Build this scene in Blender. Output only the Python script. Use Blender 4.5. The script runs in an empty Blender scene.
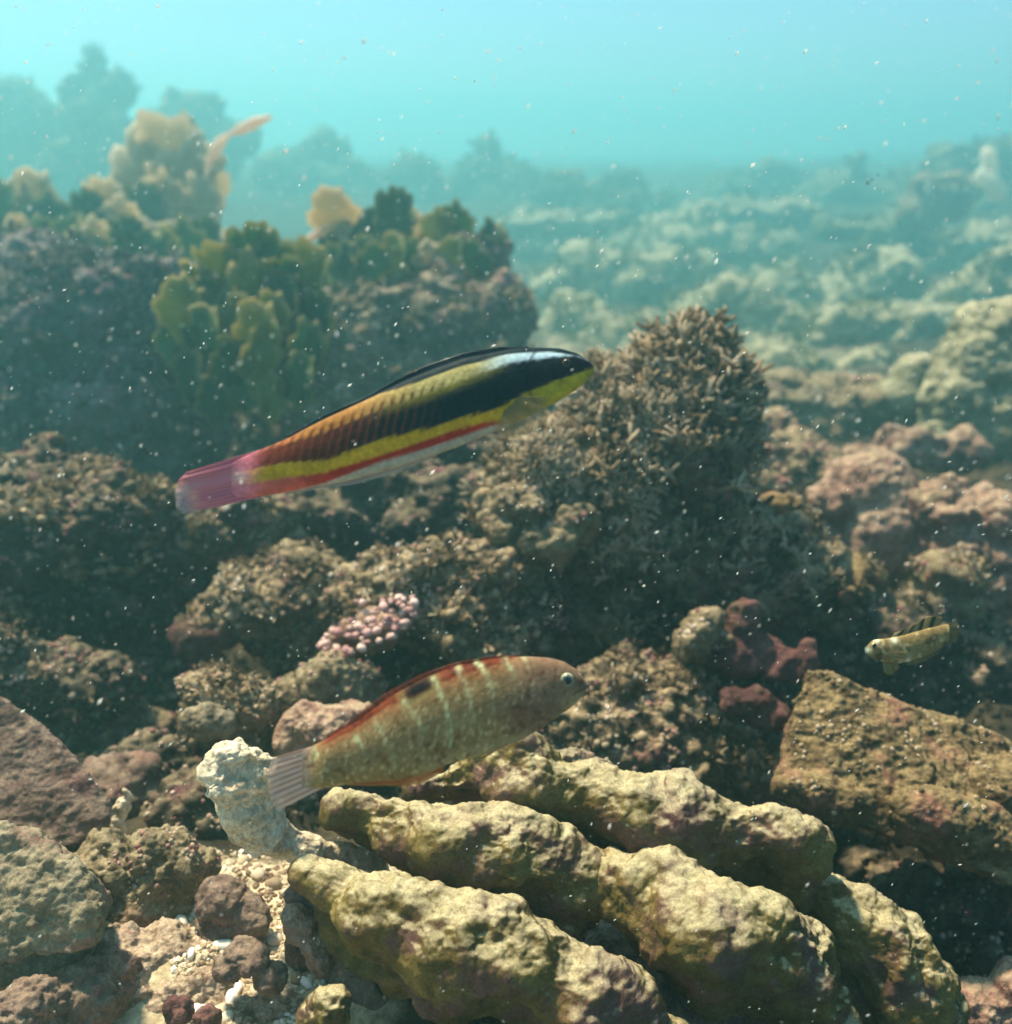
import bpy, bmesh, math, random
import numpy as np
from mathutils import Vector, Matrix

R = math.radians
C = bpy.context.scene.collection
SC = bpy.context.scene
rng = np.random.default_rng(11)
random.seed(5)

# ------------------------------------------------------------------ camera
F_PX, PITCH, CAM_Z = 1100.0, R(18.0), 0.42
cam_d = bpy.data.cameras.new('camera')
cam = bpy.data.objects.new('camera', cam_d)
C.objects.link(cam)
cam.location = (0, 0, CAM_Z)
cam.rotation_euler = (R(90) - PITCH, 0, 0)
cam_d.sensor_fit = 'VERTICAL'
cam_d.sensor_height = 36
cam_d.lens = F_PX / 1024 * 36
cam_d.clip_start, cam_d.clip_end = 0.01, 200
cam_d.dof.use_dof = True
cam_d.dof.focus_distance = 0.48
cam_d.dof.aperture_fstop = 9.5
SC.camera = cam

# ------------------------------------------------------------------ sky, sun, exposure
SUN_ELEV, SUN_AZ = 63.0, -48.0        # azimuth from straight ahead (+Y), negative = to the left
w = bpy.data.worlds.new('World')
SC.world = w
w.use_nodes = True
nt = w.node_tree
bg = nt.nodes['Background']
sky = nt.nodes.new('ShaderNodeTexSky')
sky.sky_type = 'NISHITA'
sky.sun_disc = False
sky.sun_elevation = R(SUN_ELEV)
sky.sun_rotation = R(SUN_AZ)
tint = nt.nodes.new('ShaderNodeMix')
tint.data_type = 'RGBA'
tint.blend_type = 'MULTIPLY'
tint.inputs[0].default_value = 1.0
nt.links.new(sky.outputs[0], tint.inputs[6])
tint.inputs[7].default_value = (0.78, 0.96, 1.10, 1)      # daylight that has come down through sea water
nt.links.new(tint.outputs[2], bg.inputs[0])
bg.inputs[1].default_value = 0.075
sun_d = bpy.data.lights.new('sun', 'SUN')
sun_d.energy = 5.0
sun_d.angle = R(5)            # daylight spread by the rippled surface: the photograph's shadows are soft
sun_d.color = (1.0, 0.86, 0.64)
sun = bpy.data.objects.new('sun', sun_d)
C.objects.link(sun)
el, az = R(SUN_ELEV), R(SUN_AZ)
to_sun = Vector((math.sin(az) * math.cos(el), math.cos(az) * math.cos(el), math.sin(el)))
sun.rotation_euler = to_sun.to_track_quat('Z', 'Y').to_euler()
SC.view_settings.view_transform = 'Standard'
SC.view_settings.look = 'None'
SC.view_settings.gamma = 1
SC.view_settings.use_curve_mapping = False
SC.view_settings.exposure = 1.0
SC.render.engine = 'CYCLES'
SC.cycles.volume_bounces = 3
SC.cycles.max_bounces = 8
SC.cycles.transparent_max_bounces = 12
SC.cycles.use_denoising = True
HAZE_DENSITY, HAZE_G = 0.108, 0.70

# ------------------------------------------------------------------ pixels to places
CP, SP = math.cos(PITCH), math.sin(PITCH)
def at(px, py, d):
    u, v = (px - 506) / F_PX, (512 - py) / F_PX
    return Vector((u * d, d * (CP + v * SP), CAM_Z + d * (-SP + v * CP)))
def atn(px, py, d):
    px, py, d = np.broadcast_arrays(np.asarray(px, float), py, d)
    u, v = (px - 506) / F_PX, (512 - py) / F_PX
    return np.stack([u * d, d * (CP + v * SP), CAM_Z + d * (-SP + v * CP)], -1)

# ------------------------------------------------------------------ noise
_perm = rng.permutation(256)
_perm = np.concatenate([_perm, _perm, _perm])
_grad = rng.normal(size=(256, 3))
_grad /= np.linalg.norm(_grad, axis=1)[:, None]
_jit = rng.random((256, 3))
def _h(i):
    i = i & 255
    return _perm[_perm[_perm[i[..., 0]] + i[..., 1]] + i[..., 2]]
def perlin(P):
    i = np.floor(P).astype(np.int64)
    f = P - i
    u = f * f * f * (f * (f * 6 - 15) + 10)
    out = 0
    for dx in (0, 1):
        wx = u[:, 0] if dx else 1 - u[:, 0]
        for dy in (0, 1):
            wy = u[:, 1] if dy else 1 - u[:, 1]
            for dz in (0, 1):
                wz = u[:, 2] if dz else 1 - u[:, 2]
                o = np.array((dx, dy, dz))
                out = out + wx * wy * wz * np.einsum('ij,ij->i', _grad[_h(i + o)], f - o)
    return out * 1.6
def fbm(P, octaves=4, gain=0.5):
    s, a = 0, 1.0
    for k in range(octaves):
        s = s + a * perlin(P * (2.03 ** k) + 17.3 * k)
        a *= gain
    return s
def worley(P):
    i = np.floor(P).astype(np.int64)
    best = np.full(len(P), 9.0)
    for dx in (-1, 0, 1):
        for dy in (-1, 0, 1):
            for dz in (-1, 0, 1):
                c = i + np.array((dx, dy, dz))
                q = c + _jit[_h(c)]
                best = np.minimum(best, ((q - P) ** 2).sum(1))
    return np.sqrt(best)

# ------------------------------------------------------------------ mesh helpers
def mesh_np(name, V, faces, smooth=True):
    """faces: list of (n,k) index arrays"""
    me = bpy.data.meshes.new(name)
    V = np.ascontiguousarray(V, dtype=np.float32)
    me.vertices.add(len(V))
    me.vertices.foreach_set('co', V.ravel())
    loops = np.concatenate([f.ravel() for f in faces]).astype(np.int32)
    sizes = np.concatenate([np.full(len(f), f.shape[1]) for f in faces])
    starts = np.concatenate([[0], np.cumsum(sizes)[:-1]]).astype(np.int32)
    me.loops.add(len(loops))
    me.loops.foreach_set('vertex_index', loops)
    me.polygons.add(len(sizes))
    me.polygons.foreach_set('loop_start', starts)
    me.update(calc_edges=True)
    me.polygons.foreach_set('use_smooth', np.full(len(sizes), smooth))
    return me
def attr_f(me, name, vals):
    a = me.attributes.new(name, 'FLOAT', 'POINT')
    a.data.foreach_set('value', np.ascontiguousarray(vals, dtype=np.float32))
def attr_c(me, name, rgb):
    a = me.attributes.new(name, 'FLOAT_COLOR', 'POINT')
    rgba = np.concatenate([rgb, np.ones((len(rgb), 1))], 1)
    a.data.foreach_set('color', np.ascontiguousarray(rgba, dtype=np.float32).ravel())
def link(name, me, mat, parent=None, loc=None):
    o = bpy.data.objects.new(name, me)
    if mat and me and not me.materials:
        me.materials.append(mat)
    C.objects.link(o)
    if parent is not None:
        o.parent = parent
    if loc is not None:
        o.location = loc
    return o
def tag(o, label=None, cat=None, group=None, kind=None):
    if label: o['label'] = label
    if cat: o['category'] = cat
    if group: o['group'] = group
    if kind: o['kind'] = kind
    return o
def grid_faces(n, m, wrap=False):
    a = np.arange(n * m).reshape(n, m)
    b = np.roll(a, -1, 1) if wrap else a[:, 1:]
    a2 = a if wrap else a[:, :-1]
    return np.stack([a2[:-1], b[:-1], b[1:], a2[1:]], -1).reshape(-1, 4)
_b = bmesh.new()
bmesh.ops.create_icosphere(_b, subdivisions=4, radius=1)
ICO_V = np.array([v.co[:] for v in _b.verts])
ICO_F = np.array([[v.index for v in f.verts] for f in _b.faces])
_b.free()
_b = bmesh.new()
bmesh.ops.create_icosphere(_b, subdivisions=1, radius=1)
ICO1_V = np.array([v.co[:] for v in _b.verts])
ICO1_F = np.array([[v.index for v in f.verts] for f in _b.faces])
_b.free()
_b = bmesh.new()
bmesh.ops.create_icosphere(_b, subdivisions=2, radius=1)
ICO2_V = np.array([v.co[:] for v in _b.verts])
ICO2_F = np.array([[v.index for v in f.verts] for f in _b.faces])
_b.free()

def hull(points):
    b = bmesh.new()
    for p in points: b.verts.new(p)
    r = bmesh.ops.convex_hull(b, input=b.verts)
    bmesh.ops.delete(b, geom=[v for v in b.verts if not v.link_faces], context='VERTS')
    bmesh.ops.triangulate(b, faces=b.faces)
    b.verts.index_update()
    V = np.array([v.co[:] for v in b.verts]); F = np.array([[v.index for v in f.verts] for f in b.faces])
    b.free()
    return V, F
def smooth_np(V, E, it, k=0.5):
    n = len(V)
    deg = np.bincount(E.ravel(), minlength=n)[:, None].clip(1)
    for _ in range(it):
        s = np.empty_like(V)
        for a in range(3):
            s[:, a] = np.bincount(E[:, 0], V[E[:, 1], a], n) + np.bincount(E[:, 1], V[E[:, 0], a], n)
        V = V + k * (s / deg - V)
    return V
def normals_of(me):
    N = np.empty(len(me.vertices) * 3, np.float32)
    me.vertex_normals.foreach_get('vector', N)
    return N.reshape(-1, 3).astype(float)
def co_of(me):
    V = np.empty(len(me.vertices) * 3, np.float32)
    me.vertices.foreach_get('co', V)
    return V.reshape(-1, 3).astype(float)

def sculpt(name, prims, d, vox, disp, smooth=6, seed=0.0):
    """Union of ellipsoids / hulls given in picture pixels at depth d, remeshed, smoothed and displaced.
    prim: ('e', px, py, rx, ry, depth_radius_px, depth_offset_m, tilt_deg) or ('h', [(px,py,dd),...])"""
    s = d / F_PX
    Vs, Fs, n = [], [], 0
    for p in prims:
        if p[0] == 'h':
            V, F = hull([at(a, b, d + c) for a, b, c in p[1]])
        else:
            _, px, py, rx, ry = p[:5]
            rd = p[5] if len(p) > 5 and p[5] else (rx + ry) / 2
            dd = p[6] if len(p) > 6 else 0
            t = R(p[7]) if len(p) > 7 else 0
            k = (d + dd) / F_PX
            V = ICO_V * (rx * k, rd * k, ry * k)
            c_, s_ = math.cos(t), math.sin(t)
            V = V @ np.array(((c_, 0, s_), (0, 1, 0), (-s_, 0, c_)))
            V = V + np.array(at(px, py, d + dd))
            F = ICO_F
        Vs.append(V); Fs.append(F + n); n += len(V)
    me = mesh_np(name, np.concatenate(Vs), Fs)
    o = bpy.data.objects.new('temporary', me)
    C.objects.link(o)
    m = o.modifiers.new('remesh', 'REMESH')
    m.mode = 'VOXEL'
    m.voxel_size = vox * s
    dg = bpy.context.evaluated_depsgraph_get()
    me2 = bpy.data.meshes.new_from_object(o.evaluated_get(dg))
    bpy.data.objects.remove(o)
    bpy.data.meshes.remove(me)
    V = co_of(me2)
    E = np.empty(len(me2.edges) * 2, np.int32)
    me2.edges.foreach_get('vertices', E)
    E = E.reshape(-1, 2)
    V = smooth_np(V, E, smooth)
    for kind, L, A in disp:
        me2.vertices.foreach_set('co', V.astype(np.float32).ravel())
        me2.update()
        N = normals_of(me2)
        Q = V / (L * s) + seed
        if kind == 'fbm': h = fbm(Q, 4)
        elif kind == 'lump':
            h = 0.55 - worley(Q + 0.25 * np.stack([perlin(Q * 1.3 + 5), perlin(Q * 1.3 + 9), perlin(Q * 1.3 + 2)], 1))
        elif kind == 'pit': h = -np.clip(0.42 - worley(Q), 0, 1) * 2.5
        elif kind == 'ridge': h = 0.5 - np.abs(fbm(Q, 3)) * 1.6
        V = V + N * (h * A * s)[:, None]
    me2.vertices.foreach_set('co', V.astype(np.float32).ravel())
    me2.name = name
    me2.update()
    me2.polygons.foreach_set('use_smooth', np.ones(len(me2.polygons), bool))
    me2.materials.clear()
    return me2
def recentre(me):
    V = co_of(me)
    c = np.array(((V[:, 0].min() + V[:, 0].max()) / 2, (V[:, 1].min() + V[:, 1].max()) / 2, V[:, 2].min()))
    me.vertices.foreach_set('co', (V - c).astype(np.float32).ravel())
    me.update()
    return Vector(c)

# ------------------------------------------------------------------ materials
def new_mat(name):
    m = bpy.data.materials.new(name)
    m.use_nodes = True
    return m, m.node_tree, m.node_tree.nodes['Principled BSDF']
def node(nt, t, **kw):
    n = nt.nodes.new(t)
    for k, v in kw.items():
        if k.startswith('in'):
            n.inputs[int(k[2:])].default_value = v
        else:
            setattr(n, k, v)
    return n
def ramp(nt, src, stops):
    r = nt.nodes.new('ShaderNodeValToRGB')
    el = r.color_ramp.elements
    while len(el) > len(stops): el.remove(el[-1])
    while len(el) < len(stops): el.new(0.5)
    for e, (p, c) in zip(el, stops):
        e.position = p
        e.color = (*c, 1) if len(c) == 3 else c
    nt.links.new(src, r.inputs[0])
    return r.outputs[0]
def mix(nt, fac, a, b, blend='MIX'):
    m = nt.nodes.new('ShaderNodeMix')
    m.data_type = 'RGBA'
    m.blend_type = blend
    for s, v in ((0, fac), (6, a), (7, b)):
        if isinstance(v, (int, float)): m.inputs[s].default_value = v
        elif isinstance(v, tuple): m.inputs[s].default_value = (*v, 1)
        else: nt.links.new(v, m.inputs[s])
    return m.outputs[2]
G3 = lambda v: (v, v, v)
def rock_mat(name, dark, mid, light, patch, patch_amt=0.45, d=0.5, top_col=None, top_amt=0.5, bump=1.0, big=70, fine=5, rough_mid=2.2, mott=1.0, top_z=.35):
    """encrusted stone: mottled base, patches of crust, fine grain; feature sizes in pixels at distance d"""
    m, nt, p = new_mat(name)
    L = nt.links.new
    s = d / F_PX
    tc = node(nt, 'ShaderNodeTexCoord')
    oi = node(nt, 'ShaderNodeObjectInfo')
    off = node(nt, 'ShaderNodeVectorMath', operation='MULTIPLY_ADD')
    L(oi.outputs['Random'], off.inputs[0]); off.inputs[1].default_value = (3.1, 5.7, 2.3)
    L(tc.outputs['Object'], off.inputs[2])
    def noise(px, det=5, rough=0.6):
        n = node(nt, 'ShaderNodeTexNoise')
        n.inputs['Scale'].default_value = 1 / (px * s)
        n.inputs['Detail'].default_value = det
        n.inputs['Roughness'].default_value = rough
        L(off.outputs[0], n.inputs['Vector'])
        return n.outputs[0]
    n1, n2, n3, n4 = noise(big, 6, .68), noise(big * .8, 3), noise(fine, 3, .7), noise(big * .22, 4, .65)
    col = ramp(nt, n1, [(.30, dark), (.50, mid), (.70, light)])
    col = mix(nt, ramp(nt, n4, [(.52, G3(0)), (.70, G3(.7 * mott))]), col, light)
    col = mix(nt, ramp(nt, n4, [(.28, G3(.8 * mott)), (.44, G3(0))]), col, dark)
    col = mix(nt, ramp(nt, n2, [(1 - patch_amt, G3(0)), (1 - patch_amt + .14, G3(.85))]), col, patch)
    if top_col:  # paler colour mixed in where the surface faces up
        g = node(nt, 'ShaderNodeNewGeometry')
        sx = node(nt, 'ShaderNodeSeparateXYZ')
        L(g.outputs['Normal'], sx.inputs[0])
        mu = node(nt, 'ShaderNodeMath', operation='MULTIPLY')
        L(ramp(nt, sx.outputs[2], [(top_z, G3(0)), (.97, G3(1))]), mu.inputs[0])
        L(ramp(nt, n4, [(.38 - .2 * (1 - mott), G3(top_amt * (1 - mott))), (.58 + .15 * (1 - mott), G3(top_amt))]), mu.inputs[1])
        col = mix(nt, mu.outputs[0], col, top_col)
    grain = ramp(nt, n3, [(.28, G3(.62)), (.5, G3(1)), (.74, G3(1.4))])
    col = mix(nt, 1.0, col, grain, 'MULTIPLY')
    L(col, p.inputs['Base Color'])
    p.inputs['Roughness'].default_value = 0.9
    p.inputs['Specular IOR Level'].default_value = 0.15
    add = node(nt, 'ShaderNodeMath', operation='MULTIPLY_ADD')
    L(n4, add.inputs[0]); add.inputs[1].default_value = rough_mid; L(n3, add.inputs[2])
    b = node(nt, 'ShaderNodeBump')
    b.inputs['Strength'].default_value = 0.8
    b.inputs['Distance'].default_value = 2.2 * s * bump
    L(add.outputs[0], b.inputs['Height'])
    L(b.outputs[0], p.inputs['Normal'])
    return m
def tint_mat(name, stops, rough=0.8, transl=0.0):
    """small growths: colour varies from growth to growth through the attribute 'tint'"""
    m, nt, p = new_mat(name)
    a = node(nt, 'ShaderNodeAttribute', attribute_name='tint')
    col = ramp(nt, a.outputs['Fac'], stops)
    nt.links.new(col, p.inputs['Base Color'])
    p.inputs['Roughness'].default_value = rough
    p.inputs['Specular IOR Level'].default_value = 0.2
    if transl:
        t = node(nt, 'ShaderNodeBsdfTranslucent')
        nt.links.new(col, t.inputs[0])
        ms = node(nt, 'ShaderNodeMixShader', in0=transl)
        nt.links.new(p.outputs[0], ms.inputs[1]); nt.links.new(t.outputs[0], ms.inputs[2])
        nt.links.new(ms.outputs[0], nt.nodes['Material Output'].inputs[0])
    return m

OLIVE, DKOL, TAN = (.11, .085, .040), (.030, .026, .016), (.27, .20, .11)
M = {}
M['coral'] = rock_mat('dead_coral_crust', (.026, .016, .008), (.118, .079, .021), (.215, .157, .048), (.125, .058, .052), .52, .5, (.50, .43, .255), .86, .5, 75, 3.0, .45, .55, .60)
M['knob'] = rock_mat('bleached_coral', (.28, .21, .125), (.56, .46, .315), (.76, .655, .49), (.30, .22, .15), .36, .5, big=34, rough_mid=1.2)
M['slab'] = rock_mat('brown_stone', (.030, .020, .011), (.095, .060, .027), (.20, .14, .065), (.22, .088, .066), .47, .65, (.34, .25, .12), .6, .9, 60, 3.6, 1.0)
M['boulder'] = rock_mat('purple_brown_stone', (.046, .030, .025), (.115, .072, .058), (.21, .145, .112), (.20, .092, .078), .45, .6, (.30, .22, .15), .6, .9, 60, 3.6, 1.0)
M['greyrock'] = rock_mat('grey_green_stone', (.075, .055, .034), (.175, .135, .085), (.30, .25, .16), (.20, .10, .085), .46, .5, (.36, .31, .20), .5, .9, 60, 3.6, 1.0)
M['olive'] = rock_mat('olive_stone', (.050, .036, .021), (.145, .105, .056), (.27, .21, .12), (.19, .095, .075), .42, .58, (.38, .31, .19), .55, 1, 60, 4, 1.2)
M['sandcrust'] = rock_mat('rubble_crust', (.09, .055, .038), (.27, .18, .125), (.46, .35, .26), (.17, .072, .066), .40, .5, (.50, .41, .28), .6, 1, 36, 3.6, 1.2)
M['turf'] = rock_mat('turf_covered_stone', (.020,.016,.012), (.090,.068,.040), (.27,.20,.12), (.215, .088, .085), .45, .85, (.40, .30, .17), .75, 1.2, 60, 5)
M['dark'] = rock_mat('shaded_turf_stone', (.010, .010, .010), (.036, .031, .024), (.11, .085, .055), (.115, .046, .048), .44, .85, (.26, .20, .115), .65, 1.2, 60, 5)  # darker copy of the turf stone, shade of the hollows in its colours
M['red'] = rock_mat('red_crust', (.035, .016, .015), (.095, .040, .036), (.18, .085, .070), (.13, .09, .055), .40, .85)
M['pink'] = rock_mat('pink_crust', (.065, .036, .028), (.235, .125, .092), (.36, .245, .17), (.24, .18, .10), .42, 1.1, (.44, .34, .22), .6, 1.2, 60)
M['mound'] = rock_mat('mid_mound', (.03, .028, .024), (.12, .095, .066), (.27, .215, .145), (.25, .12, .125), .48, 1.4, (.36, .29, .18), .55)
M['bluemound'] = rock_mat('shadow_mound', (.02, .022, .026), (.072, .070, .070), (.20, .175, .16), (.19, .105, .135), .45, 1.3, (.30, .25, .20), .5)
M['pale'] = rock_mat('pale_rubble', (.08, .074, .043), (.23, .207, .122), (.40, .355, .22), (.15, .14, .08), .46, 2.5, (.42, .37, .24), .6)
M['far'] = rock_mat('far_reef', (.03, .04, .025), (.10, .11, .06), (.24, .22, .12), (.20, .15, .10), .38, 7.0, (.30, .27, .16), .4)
M['peach'] = tint_mat('peach_stalk', [(0, (.88, .66, .48)), (1, (.9, .8, .65))], .6, .55)
M['cream'] = tint_mat('cream_sponge', [(0, (.95, .84, .66)), (1, (.9, .8, .65))], .6, .5)
M['crumb'] = tint_mat('crust_nodules', [(0, (.24, .085, .09)), (.4, (.32, .19, .15)), (.8, (.46, .35, .24)), (1, (.60, .52, .42))], .9)
M['fuzz'] = tint_mat('turf_tufts', [(0, (.030, .024, .014)), (.5, (.13, .092, .048)), (.85, (.32, .225, .125)), (1, (.50, .40, .27))], .8, .25)
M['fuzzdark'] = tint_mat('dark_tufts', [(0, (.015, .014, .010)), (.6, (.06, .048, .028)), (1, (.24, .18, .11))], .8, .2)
M['fuzzblue'] = tint_mat('grey_tufts', [(0, (.025, .026, .026)), (.6, (.10, .09, .08)), (1, (.30, .25, .21))], .8, .2)
M['fargreen'] = tint_mat('far_algae', [(0, (.03, .045, .02)), (.6, (.10, .12, .05)), (1, (.26, .23, .11))], .8, .25)
M['nodule'] = tint_mat('pink_nodules', [(0, (.30, .14, .14)), (.6, (.52, .30, .27)), (1, (.72, .52, .44))], .7)
M['gravel'] = tint_mat('rubble', [(0, (.16, .09, .06)), (.4, (.42, .32, .20)), (.8, (.66, .57, .42)), (1, (.80, .76, .68))], .9)
M['speck'] = tint_mat('drifting_specks', [(0, (.75, .75, .72)), (1, (1, .98, .94))], .6, .85)

def ground_mat():
    m, nt, p = new_mat('seabed')
    L = nt.links.new
    tc = node(nt, 'ShaderNodeTexCoord')
    def noise(scale, det=6, rough=.6):
        n = node(nt, 'ShaderNodeTexNoise')
        n.inputs['Scale'].default_value = scale; n.inputs['Detail'].default_value = det; n.inputs['Roughness'].default_value = rough
        L(tc.outputs['Object'], n.inputs['Vector'])
        return n.outputs[0]
    a, b, c = noise(1.7), noise(14, 8, .7), noise(220, 3)
    base = ramp(nt, b, [(.30, (.20, .15, .09)), (.48, (.46, .37, .23)), (.68, (.66, .56, .39))])
    col = mix(nt, ramp(nt, a, [(.50, G3(0)), (.64, G3(.75))]), base, (.14, .12, .065))
    col = mix(nt, 1.0, col, ramp(nt, c, [(.3, G3(.55)), (.7, G3(1.45))]), 'MULTIPLY')
    sa = node(nt, 'ShaderNodeAttribute', attribute_name='sand')
    reef = ramp(nt, b, [(.32, (.010, .009, .007)), (.5, (.036, .029, .018)), (.7, (.12, .09, .052))])  # turf-covered reef, its colour darkened for the shade in the gaps
    ms = node(nt, 'ShaderNodeMath', operation='MULTIPLY_ADD')
    L(b, ms.inputs[0]); ms.inputs[1].default_value = .8; L(sa.outputs['Fac'], ms.inputs[2])
    col = mix(nt, ramp(nt, ms.outputs[0], [(.78, G3(0)), (1.0, G3(1))]), reef, col)
    L(col, p.inputs['Base Color'])
    p.inputs['Roughness'].default_value = .95
    p.inputs['Specular IOR Level'].default_value = .1
    bm = node(nt, 'ShaderNodeBump')
    bm.inputs['Strength'].default_value = .8; bm.inputs['Distance'].default_value = .01
    L(b, bm.inputs['Height']); L(bm.outputs[0], p.inputs['Normal'])
    return m
M['ground'] = ground_mat()

# ------------------------------------------------------------------ the seabed, one sheet
def ground_z(x, y):
    z = np.interp(y, [-2, 0, .45, .7, 1.0, 1.5, 2, 3, 4.5, 6, 8, 10, 14, 30],
                     [.0, .0, .055, .01, -.03, -.04, -.07, -.17, -.26, -.33, -.26, -.05, .16, .35])
    r = x / np.maximum(y, .3)
    z = z + np.clip(r - .18, 0, .8) * np.clip(y - .8, 0, 6) * .10
    z = z + np.clip(-r - .05, 0, .8) * np.clip(y - 3, 0, 8) * .06
    z = z - .085 * np.clip((x - .02) / .10, 0, 1) * np.clip((.75 - y) / .15, 0, 1)
    P = np.stack([x, y, np.zeros_like(x)], 1)
    far = np.clip(y / 3, .12, 2.2)
    z = z + fbm(P / (.55 * far)[:, None], 4) * .045 * far
    z = z + (.5 - worley(P / (.30 * far)[:, None] + 3.3)) * .06 * far * np.clip(y - .8, 0, 1)
    z = z + fbm(P * 28 + 8, 3) * .006
    rough = np.clip((y + .6 * np.clip(x, -.2, .3) - .55) / .12, 0, 1) * np.clip((2.4 - y) / .6, 0, 1)
    z = z - .035 * rough * np.clip((1.4 - y) / .3, 0, 1)
    z = z + rough * ((.5 - worley(P * 17 + 1.7)) * .03 + fbm(P * 40, 3) * .008)
    return z
ys = np.concatenate([np.linspace(-2, .3, 12), np.geomspace(.33, 30, 470)])
xs = np.linspace(-1, 1, 420)
Y, X = np.meshgrid(ys, xs, indexing='ij')
half = np.maximum(.62 * np.abs(Y), 0.0) + .55
half = np.where(Y > 10, half + (Y - 10) * .9, half)
X = X * half
gv = np.stack([X.ravel(), Y.ravel(), ground_z(X.ravel(), Y.ravel())], 1)
gm = mesh_np('seabed', gv, [grid_faces(len(ys), len(xs))])
step = lambda a, b, x: np.clip((x - a) / (b - a), 0, 1)
near_sand = step(-.02, -.08, gv[:, 0]) * step(.57, .50, gv[:, 1])
mid_sand = .42 * step(1.7, 2.6, gv[:, 1]) * (1 - .75 * step(4.5, 7, gv[:, 1])) * step(.42, .30, gv[:, 0] / np.maximum(gv[:, 1], .3))
attr_f(gm, 'sand', np.maximum(near_sand, mid_sand))
tag(link('seabed', gm, M['ground']), kind='structure')

def on_ground(px, py):
    d = np.full(len(px), .5)
    for _ in range(30):
        P = atn(px, py, d)
        g = ground_z(P[:, 0], P[:, 1])
        d = np.clip(d + (P[:, 2] - g) * .8, .2, 2)
    P = atn(px, py, d)
    P[:, 2] = ground_z(P[:, 0], P[:, 1])
    return P

# ------------------------------------------------------------------ small growths
def tube(points, radii, sides=4):
    P = np.array(points, float)
    Vs = []
    for i, (p, r) in enumerate(zip(P, radii)):
        t = P[min(i + 1, len(P) - 1)] - P[max(i - 1, 0)]
        t /= np.linalg.norm(t) + 1e-9
        a = np.cross(t, (0.3, 1, 0.2)); a /= np.linalg.norm(a) + 1e-9
        b = np.cross(t, a)
        for k in range(sides):
            g = 2 * math.pi * k / sides
            Vs.append(p + r * (a * math.cos(g) + b * math.sin(g)))
    n = len(P)
    F = []
    for i in range(n - 1):
        for k in range(sides):
            k2 = (k + 1) % sides
            q = [i * sides + k, i * sides + k2, (i + 1) * sides + k2, (i + 1) * sides + k]
            F += [[q[0], q[1], q[2]], [q[0], q[2], q[3]]]
    e = (n - 1) * sides
    for k in range(1, sides - 1): F.append([e, e + k, e + k + 1])
    return np.array(Vs), np.array(F)
def join(parts):
    Vs, Fs, n = [], [], 0
    for V, F in parts:
        Vs.append(V); Fs.append(F + n); n += len(V)
    return np.concatenate(Vs), np.concatenate(Fs)
def twig_template(k):
    r = np.random.default_rng(100 + k)
    parts = []
    top = np.array((r.normal(0, .18), r.normal(0, .18), 1.0))
    mid = top * .5 + r.normal(0, .07, 3)
    parts.append(tube([(0, 0, -.15), mid, top], [.085, .085, .06], 4))
    for _ in range(3):
        h = r.uniform(.2, .7)
        b = top * h
        g = r.uniform(0, 6.28)
        e = b + np.array((math.cos(g) * .42, math.sin(g) * .42, r.uniform(.2, .5)))
        parts.append(tube([b, (b + e) / 2 + (0, 0, -.04), e], [.065, .075, .05], 4))
    return join(parts)
def frond_template(k):
    r = np.random.default_rng(200 + k)
    parts = []
    for _ in range(3):
        g = r.uniform(0, 6.28); wd = r.uniform(.22, .4); out = r.uniform(.2, .7)
        dirv = np.array((math.cos(g), math.sin(g), 0)); side = np.array((-dirv[1], dirv[0], 0))
        rows = []
        for t, wv in ((0, .3), (.45, 1), (.8, .9), (1, .25)):
            c = dirv * out * t * t + np.array((0, 0, t * r.uniform(.85, 1)))
            rows += [c - side * wd * wv / 2, c + side * wd * wv / 2]
        V = np.array(rows); F = []
        for i in range(3): F += [[2*i, 2*i+1, 2*i+3], [2*i, 2*i+3, 2*i+2]]
        parts.append((V, np.array(F)))
    return join(parts)
def bead_template(k):
    r = np.random.default_rng(300 + k)
    V = ICO1_V * (1 + r.normal(0, .14, (len(ICO1_V), 1))) * (.55, .5, .45)
    return V, ICO1_F
TWIG = [twig_template(k) for k in range(6)]
FROND = [frond_template(k) for k in range(6)]
BEAD = [bead_template(k) for k in range(6)]
EYE = np.array((0, 0, CAM_Z))
def pick(P, N, n, prob):
    f = ((EYE - P) * N).sum(1) / np.linalg.norm(EYE - P, axis=1)
    wgt = prob * np.clip((f + .35) * 2, 0, 1)
    if wgt.sum() <= 0: return np.zeros(0, int)
    return rng.choice(len(P), size=n, p=wgt / wgt.sum())
def frames(N, up):
    Z = N + np.array((0, 0, up)) + rng.normal(0, .35, N.shape)
    Z /= np.linalg.norm(Z, axis=1)[:, None]
    A = rng.normal(size=N.shape)
    A -= (A * Z).sum(1)[:, None] * Z
    A /= np.linalg.norm(A, axis=1)[:, None]
    return np.stack([A, np.cross(Z, A), Z], -1)     # columns
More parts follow.
